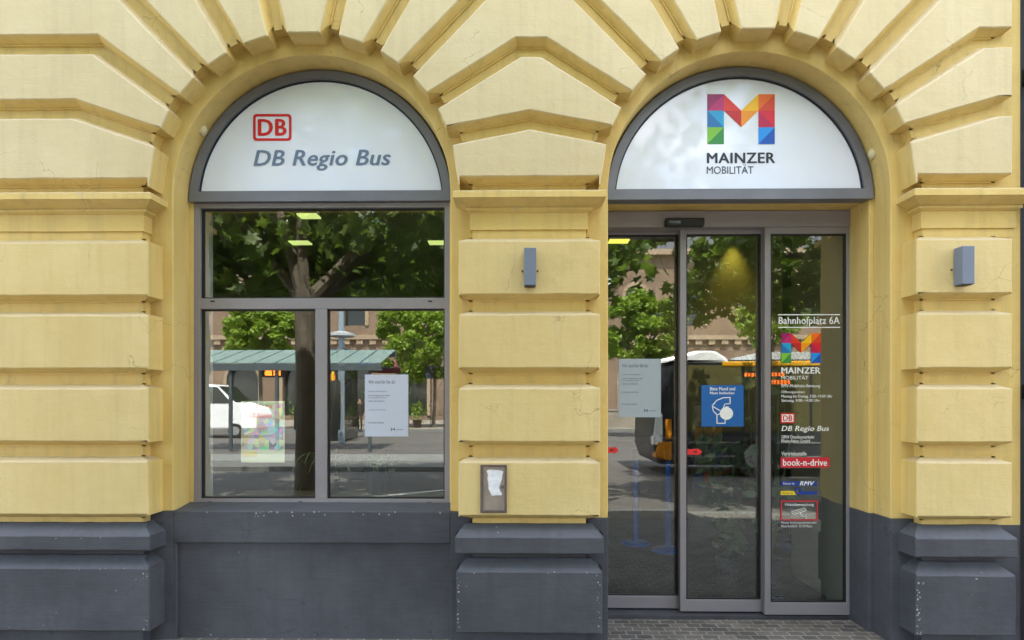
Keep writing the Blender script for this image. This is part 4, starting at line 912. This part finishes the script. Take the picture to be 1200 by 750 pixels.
# city bus
def bus():
    yg = .72; d = 14.5; p = V(767, 472, d, yg); xf, y0 = p.x, p.y; Lb = 10.5; W_ = 2.5
    BY = mat('bus_yellow', (.72, .36, .01), .3, 0, .02); BD = mat('bus_dark_skirt', (.022, .024, .03), .35, 0, .1); BO = mat('bus_orange_lamp', (.62, .22, .01), .25, 0, .03); OL = mat('bus_olive_glass', (.10, .09, .035), .45, 0, .25, .8, spec=.15)
    t = thing('city_bus', 'low white and yellow city bus stopping across the street', 'bus', (xf+5, y0, -.14))
    bm = BM(); prism(bm, [[(xf+.12, .12), (xf+Lb, .12), (xf+Lb, 2.42), (xf+.25, 2.42), (xf+.02, 1.2), (xf, .5)]], y0-W_, y0); obj('body', bm, BD, t, .06)
    bm = BM()
    for k in range(7):
        x0 = xf+.55+k*1.4; box(bm, x0, x0+1.34, y0-.01, y0+.015, .85, 2.3)
    obj('side_window', bm, OL, t)
    zt = V(800, 411, d, yg).z; zl = V(800, 424.5, d, yg).z; x1 = V(851, 472, d, yg).x
    bm = BM(); prism(bm, [[(xf-.02, zl-.02), (x1+.1, zl-.04), (x1, zl+.1), (x1-.25, zt), (xf+.9, zt), (xf+.1, zl+.06)]], y0-W_+.1, y0+.03); obj('roof_fairing', bm, WPAINT, t, .11, seg=4)
    bm = BM(); box(bm, x1-.1, xf+Lb, y0-W_+.05, y0+.035, zl-.10, zl+.02); obj('roof_edge', bm, BY, t, .03)
    bm = BM(); x2 = V(880, 472, d, yg).x; prism(bm, [[(x2, zl+.02), (x2+1.7, zl+.02), (x2+1.6, zt-.02), (x2+.25, zt-.02)]], y0-W_+.4, y0-.3); obj('roof_unit', bm, mat('roof_unit_grey', (.5, .5, .48), .5, 0, .05), t, .03)
    bm = BM(); prism(bm, [[(xf-.01, .55), (xf+.2, .55), (xf+.2, 1.25), (xf+.05, 1.25)]], y0-.3, y0+.02); obj('front_corner', bm, WPAINT, t, .03)
    bm = BM(); prism(bm, [[(xf+.02, .28), (xf+.40, .20), (xf+.40, .62), (xf+.1, .62)]], y0-.3, y0+.03); prism(bm, [[(xf+.26, .68), (xf+.40, .68), (xf+.40, 1.12), (xf+.26, 1.12)]], y0-.1, y0+.03); obj('headlight', bm, BO, t, .02)
    bm = BM(); box(bm, xf+.42, xf+Lb-.2, y0, y0+.02, .30, .33); box(bm, xf+.42, xf+Lb-.2, y0, y0+.02, .60, .63); obj('trim_strip', bm, PAVED, t)
    bm = BM(); xs = V(872, 472, d, yg).x
    for k in range(11): box(bm, xs+k*.075, xs+k*.075+.05, y0+.016, y0+.02, 2.05, 2.13)
    for k in range(8): box(bm, xs+.35+k*.075, xs+.40+k*.075, y0+.016, y0+.02, 1.88, 1.97)
    obj('destination_display', bm, mat('led_orange', (.8, .2, .02), .5, 0, 0, emit=(1, .16, .02), estr=.9), t)
    for dx in (2.2, 8.0):
        bm = BM(); cyl(bm, (xf+dx, y0-.3, .32), (xf+dx, y0+.02, .32), .46, n=22); wh = obj('wheel', bm, TYRE, t)
        bm = BM(); cyl(bm, (xf+dx, y0+.02, .32), (xf+dx, y0+.04, .32), .27, n=18); obj('rim', bm, mat('bus_rim', (.3, .3, .3), .3, .6, 0), wh)
    bm = BM(); tube(bm, [(xf+.1, y0, 2.2), (xf-.15, y0+.12, 2.1), (xf-.15, y0+.14, 1.75)], [.03, .03, .03], 6); box(bm, xf-.22, xf-.08, y0+.06, y0+.2, 1.35, 1.75); obj('mirror', bm, BLK, t, .02)
bus()
# station across the square
SAND = mat('sandstone', (.22, .15, .10), .85, 0, .18, .6, .2, 8); SANDL = mat('pale_sandstone', (.36, .27, .18), .85, 0, .12, .8); SLT = mat('slate_roof', (.08, .08, .09), .7, 0, .1)
def station():
    y0 = -56.0; t = thing('station_building', 'long brown sandstone station building with arches across the square', 'building', (0, y0, 0))
    bay = 5.2; x0, n = -44, 20; x1 = x0+n*bay
    def ap(cx, hw, zb, zs, k=14): return [(cx-hw, zb)]+[(cx-hw*math.cos(math.pi*i/k), zs+hw*math.sin(math.pi*i/k)) for i in range(k+1)]+[(cx+hw, zb)]
    holes = []; 
    for k in range(n):
        cx = x0+bay*(k+.5); holes.append(ap(cx, 1.5, .3, 3.6)[::-1]); holes.append(ap(cx, 1.0, 8.6, 11.4)[::-1])
    bm = BM(); prism(bm, [[(x0, -.2), (x1, -.2), (x1, 15.5), (x0, 15.5)]]+holes, y0-.8, y0); obj('wall', bm, SAND, t)
    for k in range(n):
        cx = x0+bay*(k+.5)
        for hw, zb, zs in ((1.5, .3, 3.6), (1.0, 8.6, 11.4)):
            l = ap(cx, hw+.28, zb, zs); i_ = ap(cx, hw-.03, zb, zs)
            bm = BM(); prism(bm, [l+i_[::-1]], y0-.05, y0+.14); wn = obj('window', bm, SANDL, t)
            bm = BM(); prism(bm, [ap(cx, hw+.05, zb, zs)], y0-.75, y0-.6); obj('pane', bm, CARGLASS, wn)
    bm = BM(); box(bm, x0, x1, y0, y0+.4, 7.3, 7.7); box(bm, x0, x1, y0, y0+.7, 15.1, 15.6)
    for k in range(int((x1-x0)/1.2)): box(bm, x0+k*1.2, x0+k*1.2+.6, y0, y0+.3, 6.85, 7.3)
    obj('cornice', bm, SANDL, t)
    bm = BM(); v = [bm.verts.new(p) for p in ((x0, y0+.5, 15.6), (x1, y0+.5, 15.6), (x1, y0-8, 20), (x0, y0-8, 20))]; bm.faces.new(v); obj('roof', bm, SLT, t)
    p = V(716, 322, 60.6, .76)
    bm = BM(); cyl(bm, (p.x, y0+.1, p.z), (p.x, y0+.5, p.z), .95, n=28); ck = obj('clock', bm, SHD, t)
    bm = BM(); cyl(bm, (p.x, y0+.5, p.z), (p.x, y0+.53, p.z), .82, n=28); obj('clock_face', bm, flat('clock_white', (235, 238, 240)), ck)
    bm = BM(); box(bm, p.x-.05, p.x+.05, y0+.535, y0+.55, p.z-.1, p.z+.6); box(bm, p.x-.05, p.x+.4, y0+.535, y0+.55, p.z-.05, p.z+.05); obj('clock_hands', bm, BLK, ck)
station()
t = thing('low_wall', 'low beige boundary wall along the far pavement behind the bus', 'wall', (8, -33, 0))
bm = BM(); box(bm, 2, 26, -34.2, -33.8, -.1, 1.0); box(bm, 1.95, 26.05, -34.25, -33.75, 1.0, 1.1); obj('wall', bm, PLAZA, t)
# two people walking on the square
def person(px, d, lab, top, legs, hairc, seed):
    p = V(px, 472, d); rg = random.Random(seed); x, y, z = p.x, p.y, -.01
    J = [(0, 0, .92), (0, 0, 1.12), (0, .01, 1.40), (0, 0, 1.50), (0, .02, 1.60), (0, .02, 1.72), (.10, 0, .88), (.11, .10, .50), (.11, .04, .07), (.11, .17, .04), (-.10, 0, .88), (-.11, -.05, .50), (-.11, -.22, .10), (-.11, -.12, .05),
         (.19, 0, 1.40), (.25, -.04, 1.13), (.26, .06, .88), (.26, .10, .80), (-.19, 0, 1.40), (-.25, .03, 1.13), (-.26, .12, .90), (-.26, .16, .82)]
    Eg = [(0, 1), (1, 2), (2, 3), (3, 4), (4, 5), (0, 6), (6, 7), (7, 8), (8, 9), (0, 10), (10, 11), (11, 12), (12, 13), (2, 14), (14, 15), (15, 16), (16, 17), (2, 18), (18, 19), (19, 20), (20, 21)]
    rad = [.13, .12, .13, .055, .09, .085, .09, .065, .045, .035, .09, .065, .045, .035, .06, .045, .035, .03, .06, .045, .035, .03]
    me = bpy.data.meshes.new('person'); me.from_pydata(J, Eg, []); o = bpy.data.objects.new('person', me); COL.objects.link(o); o.location = (x, y, z)
    sk = o.modifiers.new('skin', 'SKIN'); sub = o.modifiers.new('sub', 'SUBSURF'); sub.levels = 1; sub.render_levels = 1
    if not me.skin_vertices:
        me.attributes.new('skin', 'FLOAT', 'POINT') if False else None
    lay = me.skin_vertices[0].data if me.skin_vertices else None
    if lay is None:
        bmx = bmesh.new(); bmx.from_mesh(me); bmx.verts.layers.skin.verify(); bmx.to_mesh(me); bmx.free(); lay = me.skin_vertices[0].data
    for i, r in enumerate(rad): lay[i].radius = (r, r); lay[i].use_root = (i == 0)
    dg = bpy.context.evaluated_depsgraph_get(); m2 = bpy.data.meshes.new_from_object(o.evaluated_get(dg)); o.modifiers.clear(); o.data = m2
    m2.materials.clear()
    for c in (top, legs, (190, 140, 115), hairc, (40, 36, 34)): m2.materials.append(flat('cloth_%d_%d_%d' % c, c, .8))
    for f in m2.polygons:
        c = f.center
        f.material_index = 4 if c.z < .10 else 1 if c.z < .93 and abs(c.x) < .21 else 2 if (c.z > 1.48 or (abs(c.x) > .2 and c.z < .92)) else 0
        if c.z > 1.66 or (c.z > 1.56 and c.y < -.02): f.material_index = 3
        f.use_smooth = True
    tag(o, lab, 'person', 'people on the square')
person(416.5, 37, 'person in white top and blue jeans walking on the square', (225, 225, 222), (60, 90, 150), (60, 40, 28), 1)
person(421.5, 36, 'person in dark clothes walking beside the white top', (60, 50, 44), (50, 46, 40), (40, 28, 20), 2)
